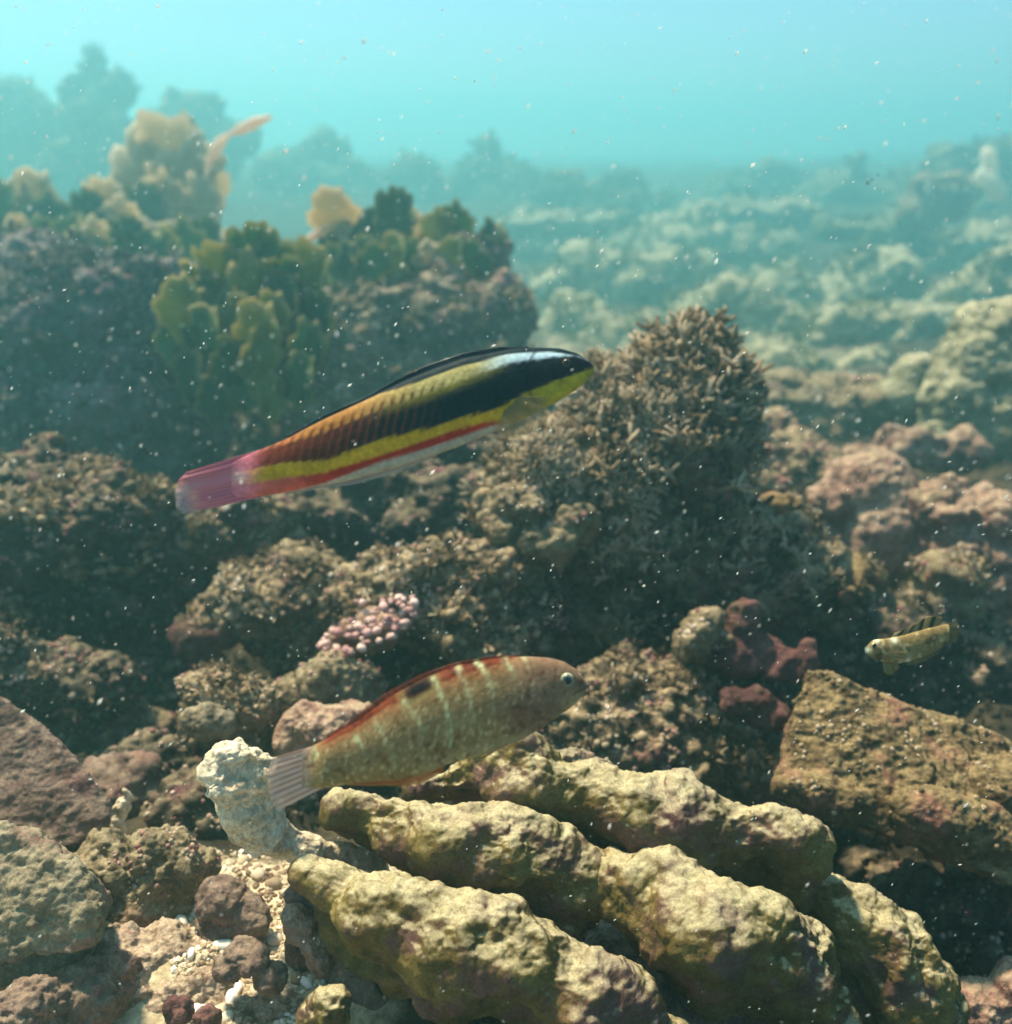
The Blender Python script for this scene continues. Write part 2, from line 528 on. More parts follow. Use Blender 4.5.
def growths(P, N, templates, size, up=.6, sd=.35, tint_mu=.45):
    n = len(P)
    Rm = frames(N, up)
    S = size * np.clip(np.exp(rng.normal(0, sd, n)), .4, 1.7)
    which = rng.integers(0, len(templates), n)
    Vs, Fs, Ts, off = [], [], [], 0
    tn = np.clip(tint_mu + .20 * rng.normal(size=n) + .5 * perlin(P / (size * 9)) + .55 * perlin(P / (size * 24)), 0, 1)
    for k, (TV, TF) in enumerate(templates):
        ii = np.where(which == k)[0]
        if not len(ii): continue
        V = np.einsum('nij,vj->nvi', Rm[ii], TV) * S[ii][:, None, None] + P[ii][:, None, :]
        t = np.clip(tn[ii][:, None] + (TV[:, 2] * .30 - .12)[None, :], 0, 1)
        F = TF[None] + (np.arange(len(ii)) * len(TV))[:, None, None] + off
        Vs.append(V.reshape(-1, 3)); Fs.append(F.reshape(-1, 3)); Ts.append(t.ravel())
        off += V.shape[0] * V.shape[1]
    return np.concatenate(Vs), np.concatenate(Fs), np.concatenate(Ts)
TURF = .24
def add_turf(o, name, n, templates, size, mat, up=.6, prob=None, tint_mu=.45, sd=.35):
    """a mass of small growths rooted on o's surface, one uncountable part of it"""
    me = o.data
    P, N = co_of(me), normals_of(me)
    loc = np.array(o.location)
    pr = np.ones(len(P)) if prob is None else prob(P + loc, N)
    pr = pr * np.clip(.15 + 1.6 * perlin((P + loc) / (size * 6)), .02, 1)
    ii = pick(P + loc, N, int(n * TURF), pr)
    V, F, T = growths(P[ii] - N[ii] * size * .08, N[ii], templates, size, up, sd, tint_mu)
    mm = mesh_np(name, V, [F], smooth=True)
    attr_f(mm, 'tint', T)
    return tag(link(name, mm, mat, o), kind='stuff')
topside = lambda lo=-.1, hi=.5: (lambda P, N: np.clip((N[:, 2] - lo) / (hi - lo), 0, 1) + .02)

NODULED = []
def rock(name, label, cat, d, prims, mat, disp, vox=2.4, smooth=6, group=None, seed=None):
    me = sculpt(name, prims, d, vox, disp, smooth, seed if seed is not None else random.uniform(0, 50))
    loc = recentre(me)
    o = tag(link(name, me, mat, None, loc), label, cat, group)
    if mat.name in ('turf_covered_stone', 'shaded_turf_stone', 'mid_mound', 'shadow_mound', 'olive_stone'): NODULED.append((o, d))
    return o
E = lambda *a: ('e',) + a
ROUGH = [('fbm', 80, 16), ('lump', 34, 13), ('lump', 15, 4), ('fbm', 9, 3), ('fbm', 4, 1.2)]
CRUST = [('fbm', 60, 8), ('lump', 22, 5), ('fbm', 10, 2.4), ('fbm', 4, 1.0)]
SHAG = [('fbm', 110, 26), ('lump', 50, 26), ('lump', 22, 10), ('fbm', 12, 4.5), ('fbm', 5, 1.6)]

# ================================================================== FOREGROUND: dead coral
def chain(pts, step=10):
    """spheres along a path of (px, py, dd, r)"""
    out = []
    for (a, b) in zip(pts[:-1], pts[1:]):
        L = math.hypot(b[0] - a[0], b[1] - a[1])
        n = max(1, int(L / step))
        for i in range(n):
            t = i / n
            q = [a[k] + (b[k] - a[k]) * t for k in range(4)]
            out.append(E(q[0], q[1], q[3], q[3], q[3], q[2]))
    q = pts[-1]
    out.append(E(q[0], q[1], q[3], q[3], q[3], q[2]))
    return out
CORAL = [('fbm', 130, 26), ('fbm', 60, 7), ('fbm', 22, 1.5), ('fbm', 9, .9), ('fbm', 4, .8)]
KNOB = [('fbm', 40, 9), ('lump', 22, 7), ('pit', 16, 6), ('fbm', 7, 1.6)]
root = link('dead_coral', None, None, None, at(560, 1000, .56))
tag(root, 'dead branching coral with thick olive yellow fingers and a white knob tip in the foreground', 'coral')
def coral_branch(name, pts, mat, d=.50, disp=CORAL, vox=2.0, label=None):
    prims = chain(pts)
    if disp is CORAL:      # the fingers are deeper than wide: steep flanks go down below the rounded crest
        prims += [E(p[1] + 6, p[2] + p[4] * .75, p[3] * .86, p[4] * .9, p[5] * .85, p[6] + .012) for p in prims]
    me = sculpt(name, prims, d, vox, disp, 5, random.uniform(0, 50))
    loc = recentre(me)
    o = link(name, me, mat, root, loc - root.location)
    if label: o['label'] = label
    return o
coral_branch('knob', [(222, 768, .0, 19), (234, 760, .0, 18), (264, 768, .004, 16), (232, 790, .0, 20), (262, 795, .012, 20), (240, 812, .012, 15)], M['knob'], .50, KNOB, 1.7,
             'bleached white pitted knob at the left end')
coral_branch('stem', [(250, 806, .012, 18), (282, 835, .02, 19), (318, 862, .03, 24), (360, 880, .05, 30)], M['knob'])
coral_branch('branch', [(310, 872, 0, 16), (338, 892, -.005, 28), (385, 922, -.015, 42), (440, 942, -.025, 46), (500, 945, -.03, 46), (545, 975, -.03, 44), (600, 1016, -.03, 48), (650, 1062, -.03, 46)], M['coral'])
coral_branch('branch', [(345, 805, .03, 14), (395, 822, .02, 30), (445, 836, .012, 40), (505, 850, .01, 44), (555, 876, .012, 40), (582, 890, .02, 30)], M['coral'])
coral_branch('branch', [(555, 868, .04, 22), (610, 886, .022, 32), (655, 908, .012, 38), (705, 930, .002, 46), (755, 940, 0, 50), (800, 958, .008, 44), (815, 1000, .012, 40)], M['coral'])
coral_branch('branch', [(415, 787, .05, 7), (450, 784, .05, 16), (485, 775, .045, 26), (520, 775, .04, 34), (575, 800, .045, 36), (640, 826, .04, 42), (700, 836, .04, 42), (760, 844, .04, 38), (808, 852, .045, 28)], M['coral'])
coral_branch('branch', [(805, 882, .060, 28), (850, 924, .052, 40), (895, 958, .046, 46), (914, 995, .042, 38)], M['coral'])
coral_branch('ridge', [(545, 765, .08, 12), (575, 762, .08, 14), (602, 768, .08, 10)], M['greyrock'], .5, [('ridge', 16, 5), ('fbm', 8, 2)])
coral_branch('base', [(306, 900, .03, 18), (325, 945, .03, 28), (370, 1000, .02, 44), (430, 1040, .03, 50), (480, 1030, .06, 60), (620, 1010, .06, 66), (740, 1060, .07, 60)], M['boulder'])

# right-hand slab
o = rock('stone_slab', 'wedge of brown stone with a sharp upper corner behind the dead coral at right', 'rock', .66,
     [('h', [(808, 668, 0), (795, 700, -.01), (786, 760, -.02), (776, 792, -.03), (830, 815, -.04), (905, 826, -.05), (1000, 880, -.06), (1080, 905, -.06),
             (1080, 765, .02), (975, 735, .02), (890, 703, .02), (850, 684, .02), (815, 690, .09), (800, 790, .09), (1080, 790, .14), (1080, 900, .12)]),
      E(850, 800, 74, 22, 26, -.03, -12), E(960, 830, 80, 34, 30, -.045, -22), E(1030, 800, 70, 50, 40, -.02)], M['slab'], [('fbm', 140, 7), ('fbm', 40, 4), ('lump', 18, 2.6), ('fbm', 9, 2.0), ('fbm', 4, 1)], 2.0, 4)
add_turf(o, 'turf', 1800, BEAD, .0026, M['fuzz'], .4, topside(-.2, .6), .75)

# left foreground rocks
rock('boulder', 'smooth purple brown boulder cut off by the left edge, sloping down to the right', 'rock', .60,
     [('h', [(-90, 690, 0), (0, 694, 0), (34, 716, 0), (55, 748, -.01), (90, 772, -.01), (110, 805, -.01), (108, 838, -.02), (70, 850, -.03), (-90, 860, -.03),
             (-90, 700, .1), (30, 730, .09), (100, 810, .07), (90, 850, .06)])], M['boulder'], [('fbm', 90, 6), ('fbm', 22, 2), ('fbm', 7, 1.0), ('fbm', 3.5, .5)], 2.2, 8)
rock('rock', 'grey green granular rock with a pink underside at the left edge', 'rock', .50,
     [('h', [(-80, 815, 0), (0, 822, 0), (36, 830, 0), (58, 858, -.01), (92, 876, -.01), (106, 905, -.02), (98, 945, -.02), (50, 958, -.02), (-80, 960, -.02),
             (-80, 830, .08), (50, 850, .08), (100, 900, .06), (80, 950, .05)]), E(20, 950, 60, 26, 40, 0)], M['greyrock'], CRUST, 2.0, 7)
rock('rock', 'lumpy olive brown rock between the boulder and the pale sand', 'rock', .57,
     [E(110, 880, 44, 44, 40), E(165, 868, 42, 40, 40), E(195, 872, 20, 24, 26, .01), E(140, 900, 50, 36, 40), E(85, 860, 30, 26, 30, .03)], M['olive'], ROUGH, 2.0)
rock('rock', 'purplish brown stone lying alone on the pale sand', 'rock', .545,
     [E(222, 902, 22, 20, 24, .0, -20), E(252, 914, 24, 17, 24, 0, -25), E(232, 924, 32, 13, 26)], M['boulder'], CRUST, 2.0)
rock('rock', 'dark brown stone half in shadow at the bottom left corner', 'rock', .49,
     [E(60, 1000, 50, 30, 40), E(112, 985, 30, 34, 34, .02), E(20, 1016, 50, 36, 40, -.02)], M['boulder'], ROUGH, 2.2)
rock('rock', 'small maroon stone with a shaded face on the rubble', 'rock', .50,
     [E(246, 958, 22, 13, 20), E(270, 980, 14, 13, 16), E(230, 968, 18, 11, 20)], M['boulder'], CRUST, 2.0)
rock('rock', 'reddish stone at the bottom edge beneath the maroon one', 'rock', .47,
     [E(176, 1012, 14, 14, 16), E(208, 1018, 12, 11, 14)], M['red'], CRUST, 2.0)
rock('rock', 'yellowish rounded stone tucked under the front coral finger at the bottom', 'rock', .48,
     [E(332, 1012, 22, 26, 24), E(316, 1024, 18, 18, 20)], M['coral'], CRUST, 2.0)
rock('rock', 'flat tan rubble crust across the bottom left', 'rock', .53,
     [E(150, 956, 70, 15, 34), E(220, 966, 50, 13, 30), E(110, 950, 40, 14, 26), E(180, 990, 80, 18, 34, -.015), E(250, 1005, 70, 18, 34, -.02), E(130, 1010, 60, 20, 30, -.02)], M['sandcrust'], ROUGH, 1.8)
rock('rock', 'pinkish brown stone in the bottom right corner', 'rock', .60,
     [E(985, 1005, 44, 22, 34), E(1020, 990, 30, 26, 34)], M['pink'], CRUST, 2.2)
rock('pink_crust', 'pink coralline crust at the foot of the front coral finger', 'coralline algae', .52,
     [E(298, 925, 12, 24, 14, 0, 30), E(320, 960, 10, 30, 14, 0, 25)], M['pink'], CRUST, 1.8)
o = rock('sponge', 'small pale upright sponge with a pointed white tip beside the boulder', 'sponge', .63,
     [E(118, 828, 9, 14, 8), E(122, 808, 8, 12, 8), E(128, 795, 4, 9, 4, 0, 20), E(113, 812, 5, 8, 5)], M['knob'], [('fbm', 14, 3), ('fbm', 5, 1)], 1.4, 4)

# ================================================================== MIDDLE: the reef wall
# left bank
o = rock('rock', 'big turf topped rock with tan ledges at the left edge below the shaded mound', 'rock', .95,
     [E(20, 545, 80, 70, 70), E(95, 510, 62, 44, 56, .02), E(50, 490, 60, 30, 50, .03), E(-20, 600, 90, 80, 60), E(130, 540, 50, 60, 50, .05)], M['dark'], SHAG, 2.8)
add_turf(o, 'turf', 5200, FROND + BEAD, .0085, M['fuzz'], .7, topside(-.1, .6), .62)
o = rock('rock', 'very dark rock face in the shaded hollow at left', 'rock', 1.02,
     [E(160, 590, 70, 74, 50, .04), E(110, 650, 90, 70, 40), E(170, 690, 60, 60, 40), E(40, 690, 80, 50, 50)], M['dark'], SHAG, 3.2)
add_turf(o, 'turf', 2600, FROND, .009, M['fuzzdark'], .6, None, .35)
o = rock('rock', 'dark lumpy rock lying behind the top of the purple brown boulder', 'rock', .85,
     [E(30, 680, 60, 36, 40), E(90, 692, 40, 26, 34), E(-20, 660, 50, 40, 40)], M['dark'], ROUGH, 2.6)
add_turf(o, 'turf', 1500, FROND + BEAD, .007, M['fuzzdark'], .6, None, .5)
# rocks under the tail of the striped-back wrasse
o = rock('rock', 'pale topped turf rock just below the pink tail fin', 'rock', 1.02,
     [E(200, 540, 46, 30, 40), E(250, 530, 44, 34, 40, .02), E(285, 560, 30, 30, 34, .02), E(180, 575, 34, 30, 34)], M['turf'], SHAG, 2.6)
add_turf(o, 'turf', 2200, FROND + BEAD, .008, M['fuzz'], .6, topside(), .55)
o = rock('rock', 'brown pinkish peaked rock left of the pink nodules', 'rock', .92,
     [E(265, 610, 62, 50, 50), E(292, 575, 34, 32, 34, .01), E(320, 600, 34, 50, 40), E(225, 620, 36, 36, 36), E(300, 650, 44, 40, 40)], M['turf'], ROUGH, 2.4)
add_turf(o, 'turf', 2600, FROND + BEAD, .0065, M['fuzz'], .6, topside(-.3, .6), .5)
rock('rock', 'red crusted stone in the dark hollow left of the brown peaked rock', 'rock', .90,
     [E(195, 640, 28, 17, 22), E(205, 662, 20, 20, 20), E(218, 634, 20, 10, 16)], M['red'], CRUST, 2.2)
o = rock('rock', 'arched brown rock with a pale rim directly above the white coral knob', 'rock', .72,
     [E(215, 690, 40, 22, 30, 0, -10), E(255, 705, 26, 30, 26, 0, 20), E(212, 725, 34, 30, 30, .01), E(250, 735, 34, 30, 30, .01)], M['turf'], CRUST, 2.2)
add_turf(o, 'turf', 1300, BEAD + FROND, .0045, M['fuzz'], .5, topside(), .62)
rock('rock', 'round grey pink stone under the arched brown rock', 'rock', .68,
     [E(203, 722, 22, 18, 20), E(222, 728, 14, 14, 14)], M['greyrock'], CRUST, 2.0)
o = rock('rock', 'low mauve stone right above the tail of the striped wrasse', 'rock', .70,
     [E(320, 726, 40, 24, 30), E(350, 718, 28, 20, 26, .01), E(290, 745, 24, 20, 24)], M['pink'], CRUST, 2.0)
o = rock('rock', 'tan knobby stone between the pink nodules and the striped wrasse', 'rock', .76,
     [E(330, 680, 28, 24, 26), E(300, 685, 30, 22, 26, .02), E(355, 690, 30, 30, 30, .02)], M['olive'], ROUGH, 2.2)
o = rock('rock', 'shaded stone behind the back of the striped wrasse', 'rock', .86,
     [E(420, 660, 70, 46, 40), E(480, 640, 60, 50, 40), E(540, 640, 50, 60, 40), E(390, 690, 50, 40, 40)], M['dark'], SHAG, 2.8)
add_turf(o, 'turf', 1600, FROND, .0065, M['fuzzdark'], .5, None, .4)
# rock with the pale crest
o = rock('rock', 'dark rock with a pale yellow crest between the two long wrasses', 'rock', .84,
     [E(440, 560, 48, 32, 36, 0, 10), E(400, 590, 40, 36, 36), E(480, 590, 60, 50, 44), E(450, 625, 90, 40, 44), E(530, 570, 40, 50, 40, .02), E(370, 610, 34, 30, 30)], M['turf'], SHAG, 2.4)
add_turf(o, 'turf', 3600, FROND + BEAD, .006, M['fuzz'], .6, topside(-.2, .6), .55)
# stones that fill the gaps, their shade put into the dark colour
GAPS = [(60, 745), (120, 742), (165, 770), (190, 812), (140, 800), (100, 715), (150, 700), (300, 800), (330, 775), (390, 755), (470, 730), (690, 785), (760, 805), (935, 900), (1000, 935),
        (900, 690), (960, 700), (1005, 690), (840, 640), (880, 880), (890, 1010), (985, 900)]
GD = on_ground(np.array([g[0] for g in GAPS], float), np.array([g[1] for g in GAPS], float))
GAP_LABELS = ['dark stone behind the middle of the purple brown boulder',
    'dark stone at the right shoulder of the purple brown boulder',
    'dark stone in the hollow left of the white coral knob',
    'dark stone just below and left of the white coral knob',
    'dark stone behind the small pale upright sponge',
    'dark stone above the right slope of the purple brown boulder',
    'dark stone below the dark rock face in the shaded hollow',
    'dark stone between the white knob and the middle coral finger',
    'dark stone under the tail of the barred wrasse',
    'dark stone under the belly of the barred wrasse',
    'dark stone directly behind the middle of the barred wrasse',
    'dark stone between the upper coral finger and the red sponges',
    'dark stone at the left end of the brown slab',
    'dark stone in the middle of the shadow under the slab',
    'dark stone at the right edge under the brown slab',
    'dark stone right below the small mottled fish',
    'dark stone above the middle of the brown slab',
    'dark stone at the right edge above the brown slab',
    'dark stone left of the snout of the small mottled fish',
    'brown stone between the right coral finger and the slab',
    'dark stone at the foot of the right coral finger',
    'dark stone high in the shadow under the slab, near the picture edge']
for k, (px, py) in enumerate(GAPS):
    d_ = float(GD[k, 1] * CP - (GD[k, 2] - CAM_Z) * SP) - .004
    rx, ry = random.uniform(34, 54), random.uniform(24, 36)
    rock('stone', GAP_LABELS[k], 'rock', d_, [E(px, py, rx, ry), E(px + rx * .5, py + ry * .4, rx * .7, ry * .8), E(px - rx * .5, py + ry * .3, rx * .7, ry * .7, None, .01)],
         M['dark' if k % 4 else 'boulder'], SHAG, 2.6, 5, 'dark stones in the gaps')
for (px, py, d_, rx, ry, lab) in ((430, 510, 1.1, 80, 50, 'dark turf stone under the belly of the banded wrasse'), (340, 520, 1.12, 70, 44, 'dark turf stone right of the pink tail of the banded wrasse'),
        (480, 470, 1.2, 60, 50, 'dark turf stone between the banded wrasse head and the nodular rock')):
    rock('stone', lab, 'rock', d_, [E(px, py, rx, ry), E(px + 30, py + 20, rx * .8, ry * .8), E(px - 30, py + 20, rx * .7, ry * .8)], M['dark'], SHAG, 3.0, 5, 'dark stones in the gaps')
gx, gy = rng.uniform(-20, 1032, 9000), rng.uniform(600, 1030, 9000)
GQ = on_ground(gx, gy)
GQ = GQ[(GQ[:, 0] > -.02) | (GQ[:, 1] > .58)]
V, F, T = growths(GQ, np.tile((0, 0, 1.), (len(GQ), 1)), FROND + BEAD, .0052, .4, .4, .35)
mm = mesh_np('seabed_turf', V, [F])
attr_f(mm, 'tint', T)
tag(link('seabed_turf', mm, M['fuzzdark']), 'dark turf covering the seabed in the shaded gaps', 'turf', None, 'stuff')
# pink nodules
nod = link('coralline_algae', None, None, None, at(370, 660, .80))
tag(nod, 'cluster of small pink and cream coralline nodules left of the dark crested rock', 'coralline algae')
nod_me = []
for k in range(5):
    r_ = np.random.default_rng(50 + k)
    mm = mesh_np('nodule', ICO2_V * (1 + .32 * perlin(ICO2_V * 1.7 + k * 9)[:, None]) * (.95, .8, .62), [ICO2_F])
    attr_f(mm, 'tint', np.full(len(ICO2_V), .15 + .2 * k))
    mm.materials.append(M['nodule'])
    nod_me.append(mm)
r_ = np.random.default_rng(77)
n_ = 0
for _ in range(400):
    px, py = r_.uniform(318, 415), r_.uniform(596, 668)
    t = (px - 318) / 97
    yc = 655 - 55 * t ** .8
    if abs(py - yc) > r_.normal(13, 9): continue
    o = link('nodule', nod_me[r_.integers(0, 5)], None, nod, at(px, py, .775 + r_.uniform(-.012, .012) + (py - yc) * -.0004) - nod.location)
    o.scale = (np.array((1, 1, 1)) * r_.uniform(2.6, 6.2) * .78 / F_PX)
    o.rotation_euler = (r_.uniform(-.4, .4), r_.uniform(-.5, .3), r_.uniform(0, 6))
    n_ += 1
    if n_ > 95: break
rock('rock', 'purple stone carrying the cluster of pink nodules', 'rock', .80,
     [E(365, 632, 44, 24, 22, .01, 28), E(340, 650, 26, 20, 20, .01), E(400, 612, 26, 18, 20, .015)], M['pink'], CRUST, 2.2)
# the central mound
o = cm = rock('coral_mound', 'tall shaggy coral mound covered in branching brown turf at the centre right', 'coral', .90,
     [E(695, 402, 56, 48, 50), E(638, 418, 56, 46, 54), E(605, 470, 66, 50, 56), E(680, 470, 72, 66, 60), E(560, 515, 64, 44, 56), E(640, 550, 110, 66, 66, .01),
      E(525, 490, 36, 26, 40), E(710, 540, 56, 66, 56, .02), E(760, 580, 60, 50, 50, .02), E(600, 610, 90, 50, 50, .02)], M['turf'], SHAG, 2.4)
rock('rock', 'pinkish tan nodular rock at the left foot of the shaggy mound', 'rock', .845,
     [E(520, 502, 28, 18, 30), E(552, 478, 24, 18, 28, .01), E(500, 528, 24, 16, 28), E(572, 518, 32, 22, 30, .005), E(540, 540, 34, 18, 30)], M['olive'],
     [('fbm', 60, 10), ('lump', 30, 13), ('lump', 13, 4.5), ('fbm', 7, 2), ('fbm', 4, 1)], 2.0, 4)
upper = lambda P, N: np.clip((P[:, 2] - at(600, 560, .9).z) / .12, 0.05, 1) * np.clip(N[:, 2] + .75, .05, 1)
add_turf(o, 'turf', 17000, TWIG, .0105, M['fuzz'], .7, upper, .62)
add_turf(o, 'algal_fuzz', 4200, FROND, .0065, M['fuzzdark'], .6, topside(-.5, .5), .5)
TW_ME = []
for k in range(6):
    for tn in (.45, .68, .9):
        V, F = TWIG[k]
        mm = mesh_np('twig', V, [F])
        attr_f(mm, 'tint', np.clip(tn + V[:, 2] * .3 - .12, 0, 1))
        mm.materials.append(M['fuzz'])
        TW_ME.append(mm)
def add_twigs(o, n, size, prob):
    P, N = co_of(o.data), normals_of(o.data)
    loc = np.array(o.location)
    ii = pick(P + loc, N, n, prob(P + loc, N))
    Rm = frames(N[ii], .9)
    for k, i in enumerate(ii):
        c = link('twig', TW_ME[rng.integers(0, len(TW_ME))], None, o)
        c.matrix_local = Matrix.Translation(P[i]) @ Matrix(Rm[k].tolist()).to_4x4() @ Matrix.Scale(size * rng.uniform(.75, 1.35), 4)
add_twigs(o, 300, .0195, lambda P, N: (P[:, 2] > at(600, 500, .88).z) * np.clip(N[:, 2] + .4, 0, 1) * (P[:, 0] > at(590, 400, .9).x))

o = rock('rock', 'dark turf knoll with beaded tips in front of the striped wrasse snout', 'rock', .78,
     [E(620, 710, 70, 46, 44), E(580, 720, 50, 40, 40), E(670, 700, 44, 40, 40, .01), E(640, 750, 90, 40, 44), E(720, 770, 60, 40, 44, .02)], M['turf'], SHAG, 2.4)
add_turf(o, 'turf', 2800, BEAD + TWIG, .006, M['fuzz'], .6, topside(-.5, .4), .5)
o = rock('rock', 'shaded rock face under the overhang of the shaggy mound', 'rock', .98,
     [E(620, 640, 110, 50, 50), E(720, 640, 80, 60, 50), E(820, 660, 90, 60, 50, .02), E(930, 690, 90, 60, 50, .03), E(760, 760, 70, 60, 40), E(880, 640, 60, 40, 40)], M['dark'], SHAG, 3)
add_turf(o, 'turf', 2600, FROND, .007, M['fuzzdark'], .5, None, .4)
o = rock('rock', 'yellow brown ridged ledge to the right of the shaggy mound', 'rock', .98,
     [E(800, 560, 66, 30, 44, 0, -25), E(850, 590, 36, 28, 36, -.01, -30), E(790, 600, 50, 40, 40), E(840, 610, 40, 34, 36), E(770, 530, 34, 30, 40, .02)], M['slab'], [('fbm', 70, 10), ('ridge', 34, 12), ('lump', 16, 5), ('fbm', 7, 2.5)], 2.4)
add_turf(o, 'turf', 1800, FROND + BEAD, .006, M['fuzz'], .5, topside(), .5)
rock('sponge', 'dull red encrusting sponge draped in the gap above the brown slab', 'sponge', .80,
     [E(742, 625, 20, 28, 20), E(735, 655, 40, 22, 24), E(780, 665, 30, 18, 22), E(808, 660, 14, 22, 18, -.01), E(755, 650, 34, 14, 20)], M['red'], [('fbm', 50, 7), ('fbm', 14, 3), ('fbm', 5, 1)], 2.2)
rock('sponge', 'small dull red sponge below the larger draped red one', 'sponge', .76,
     [E(748, 703, 26, 16, 18), E(765, 716, 22, 14, 18), E(735, 695, 14, 10, 12)], M['red'], [('fbm', 50, 7), ('fbm', 14, 3), ('fbm', 5, 1)], 2.2)
rock('rock', 'small olive knob at the left end of the draped red sponge', 'rock', .79,
     [E(705, 632, 18, 16, 16), E(695, 650, 16, 20, 16), E(720, 640, 12, 10, 12)], M['olive'], ROUGH, 2.0)
# the right side
rock('boulder', 'rounded pink topped boulder standing above the yellow brown ledge', 'rock', 1.12,
     [E(868, 490, 46, 34, 44), E(876, 530, 42, 60, 44), E(835, 500, 30, 22, 30), E(850, 560, 50, 50, 40, .03)], M['pink'], [('fbm', 70, 10), ('lump', 26, 5), ('fbm', 9, 2)], 2.4)
o = rock('rock', 'salmon pink rock shelf running off the right edge', 'rock', 1.08,
     [E(950, 510, 44, 22, 36), E(1000, 520, 60, 30, 44), E(960, 545, 50, 34, 40), E(1010, 570, 60, 50, 44), E(930, 525, 24, 20, 26), E(1000, 640, 60, 60, 40, .03)], M['pink'], ROUGH, 2.4)
o = rock('rock', 'tan flat topped knob at the right below the salmon shelf', 'rock', 1.0,
     [E(945, 575, 30, 14, 26), E(940, 600, 30, 26, 30, .01), E(905, 605, 26, 20, 24), E(955, 640, 40, 40, 34, .02)], M['olive'], ROUGH, 2.4)
add_turf(o, 'turf', 700, FROND + BEAD, .006, M['fuzz'], .6, topside(0, .5), .7)
o = rock('rock', 'large pale tan rock rising at the right edge behind the pink boulder', 'rock', 1.7,
     [E(985, 360, 54, 36, 50, 0, 20), E(1020, 330, 60, 34, 50), E(960, 400, 40, 40, 44), E(1010, 430, 70, 60, 50), E(960, 450, 50, 40, 40), E(1000, 320, 40, 20, 40, .05)], M['pale'], [('fbm', 60, 9), ('lump', 28, 8), ('ridge', 20, 3), ('fbm', 7, 2)], 2.6)
rock('rock', 'smooth pale cream boulder left of the large tan rock', 'rock', 1.95,
     [E(918, 378, 28, 26, 26), E(905, 395, 26, 20, 24)], M['pale'], [('fbm', 40, 4), ('fbm', 10, 1.4)], 2.6)
rock('rock', 'pinkish patch of rubble at the foot of the large tan rock', 'rock', 1.5,
     [E(905, 445, 36, 22, 30), E(940, 455, 40, 22, 30), E(870, 460, 34, 18, 30)], M['pink'], ROUGH, 2.6)
rock('rock', 'low olive ledge in the shaded dip behind the shaggy mound', 'rock', 2.0,
     [E(830, 400, 56, 18, 34), E(790, 395, 40, 16, 30), E(870, 405, 36, 22, 34), E(840, 425, 70, 24, 34)], M['olive'], ROUGH, 2.8)
rock('rock', 'tan rock shoulder right behind the twigs of the shaggy mound', 'rock', 1.35,
     [E(800, 455, 44, 26, 36), E(780, 480, 40, 34, 36), E(830, 478, 40, 24, 34), E(770, 430, 24, 22, 26, .1)], M['turf'], ROUGH, 2.6)

# mid-left mounds and leafy algae
o = wm = rock('rock', 'weedy mound topped with leafy algae behind the back of the rainbow banded wrasse', 'rock', 1.9,
     [E(420, 330, 90, 58, 70), E(350, 335, 56, 44, 56), E(490, 320, 52, 48, 50), E(430, 390, 120, 70, 70), E(350, 410, 70, 60, 60), E(460, 270, 44, 24, 40, .03), E(520, 350, 26, 40, 30)], M['mound'], SHAG, 2.6)
add_turf(o, 'turf', 5200, FROND + BEAD, .0115, M['fuzz'], .5, topside(-.5, .5), .48)
o = xm = rock('rock', 'broad blue grey shaggy mound filling the upper left', 'rock', 1.65,
     [E(60, 320, 110, 70, 80), E(140, 320, 62, 60, 60, .02), E(20, 400, 110, 80, 70), E(120, 410, 90, 80, 70), E(30, 275, 80, 28, 60, .06), E(180, 400, 40, 60, 50, .04)], M['bluemound'], SHAG, 2.8)
add_turf(o, 'turf', 6000, FROND + TWIG, .0135, M['fuzzblue'], .6, topside(-.6, .4), .5)
o = rock('rock', 'dim green brown slope beneath the big yellow green leaf clump', 'rock', 2.0,
     [E(240, 430, 90, 70, 60), E(230, 370, 70, 60, 60, .04), E(310, 430, 60, 60, 60), E(260, 480, 120, 50, 60)], M['dark'], SHAG, 3)
add_turf(o, 'turf', 3000, FROND, .0145, M['fuzzdark'], .5, None, .5)
o = rock('rock', 'hidden ledge carrying the pale tan leaf clump behind the upper left mound', 'rock', 2.6,
     [E(110, 260, 120, 40, 60), E(30, 255, 70, 30, 60), E(180, 260, 60, 40, 60)], M['mound'], ROUGH, 3)

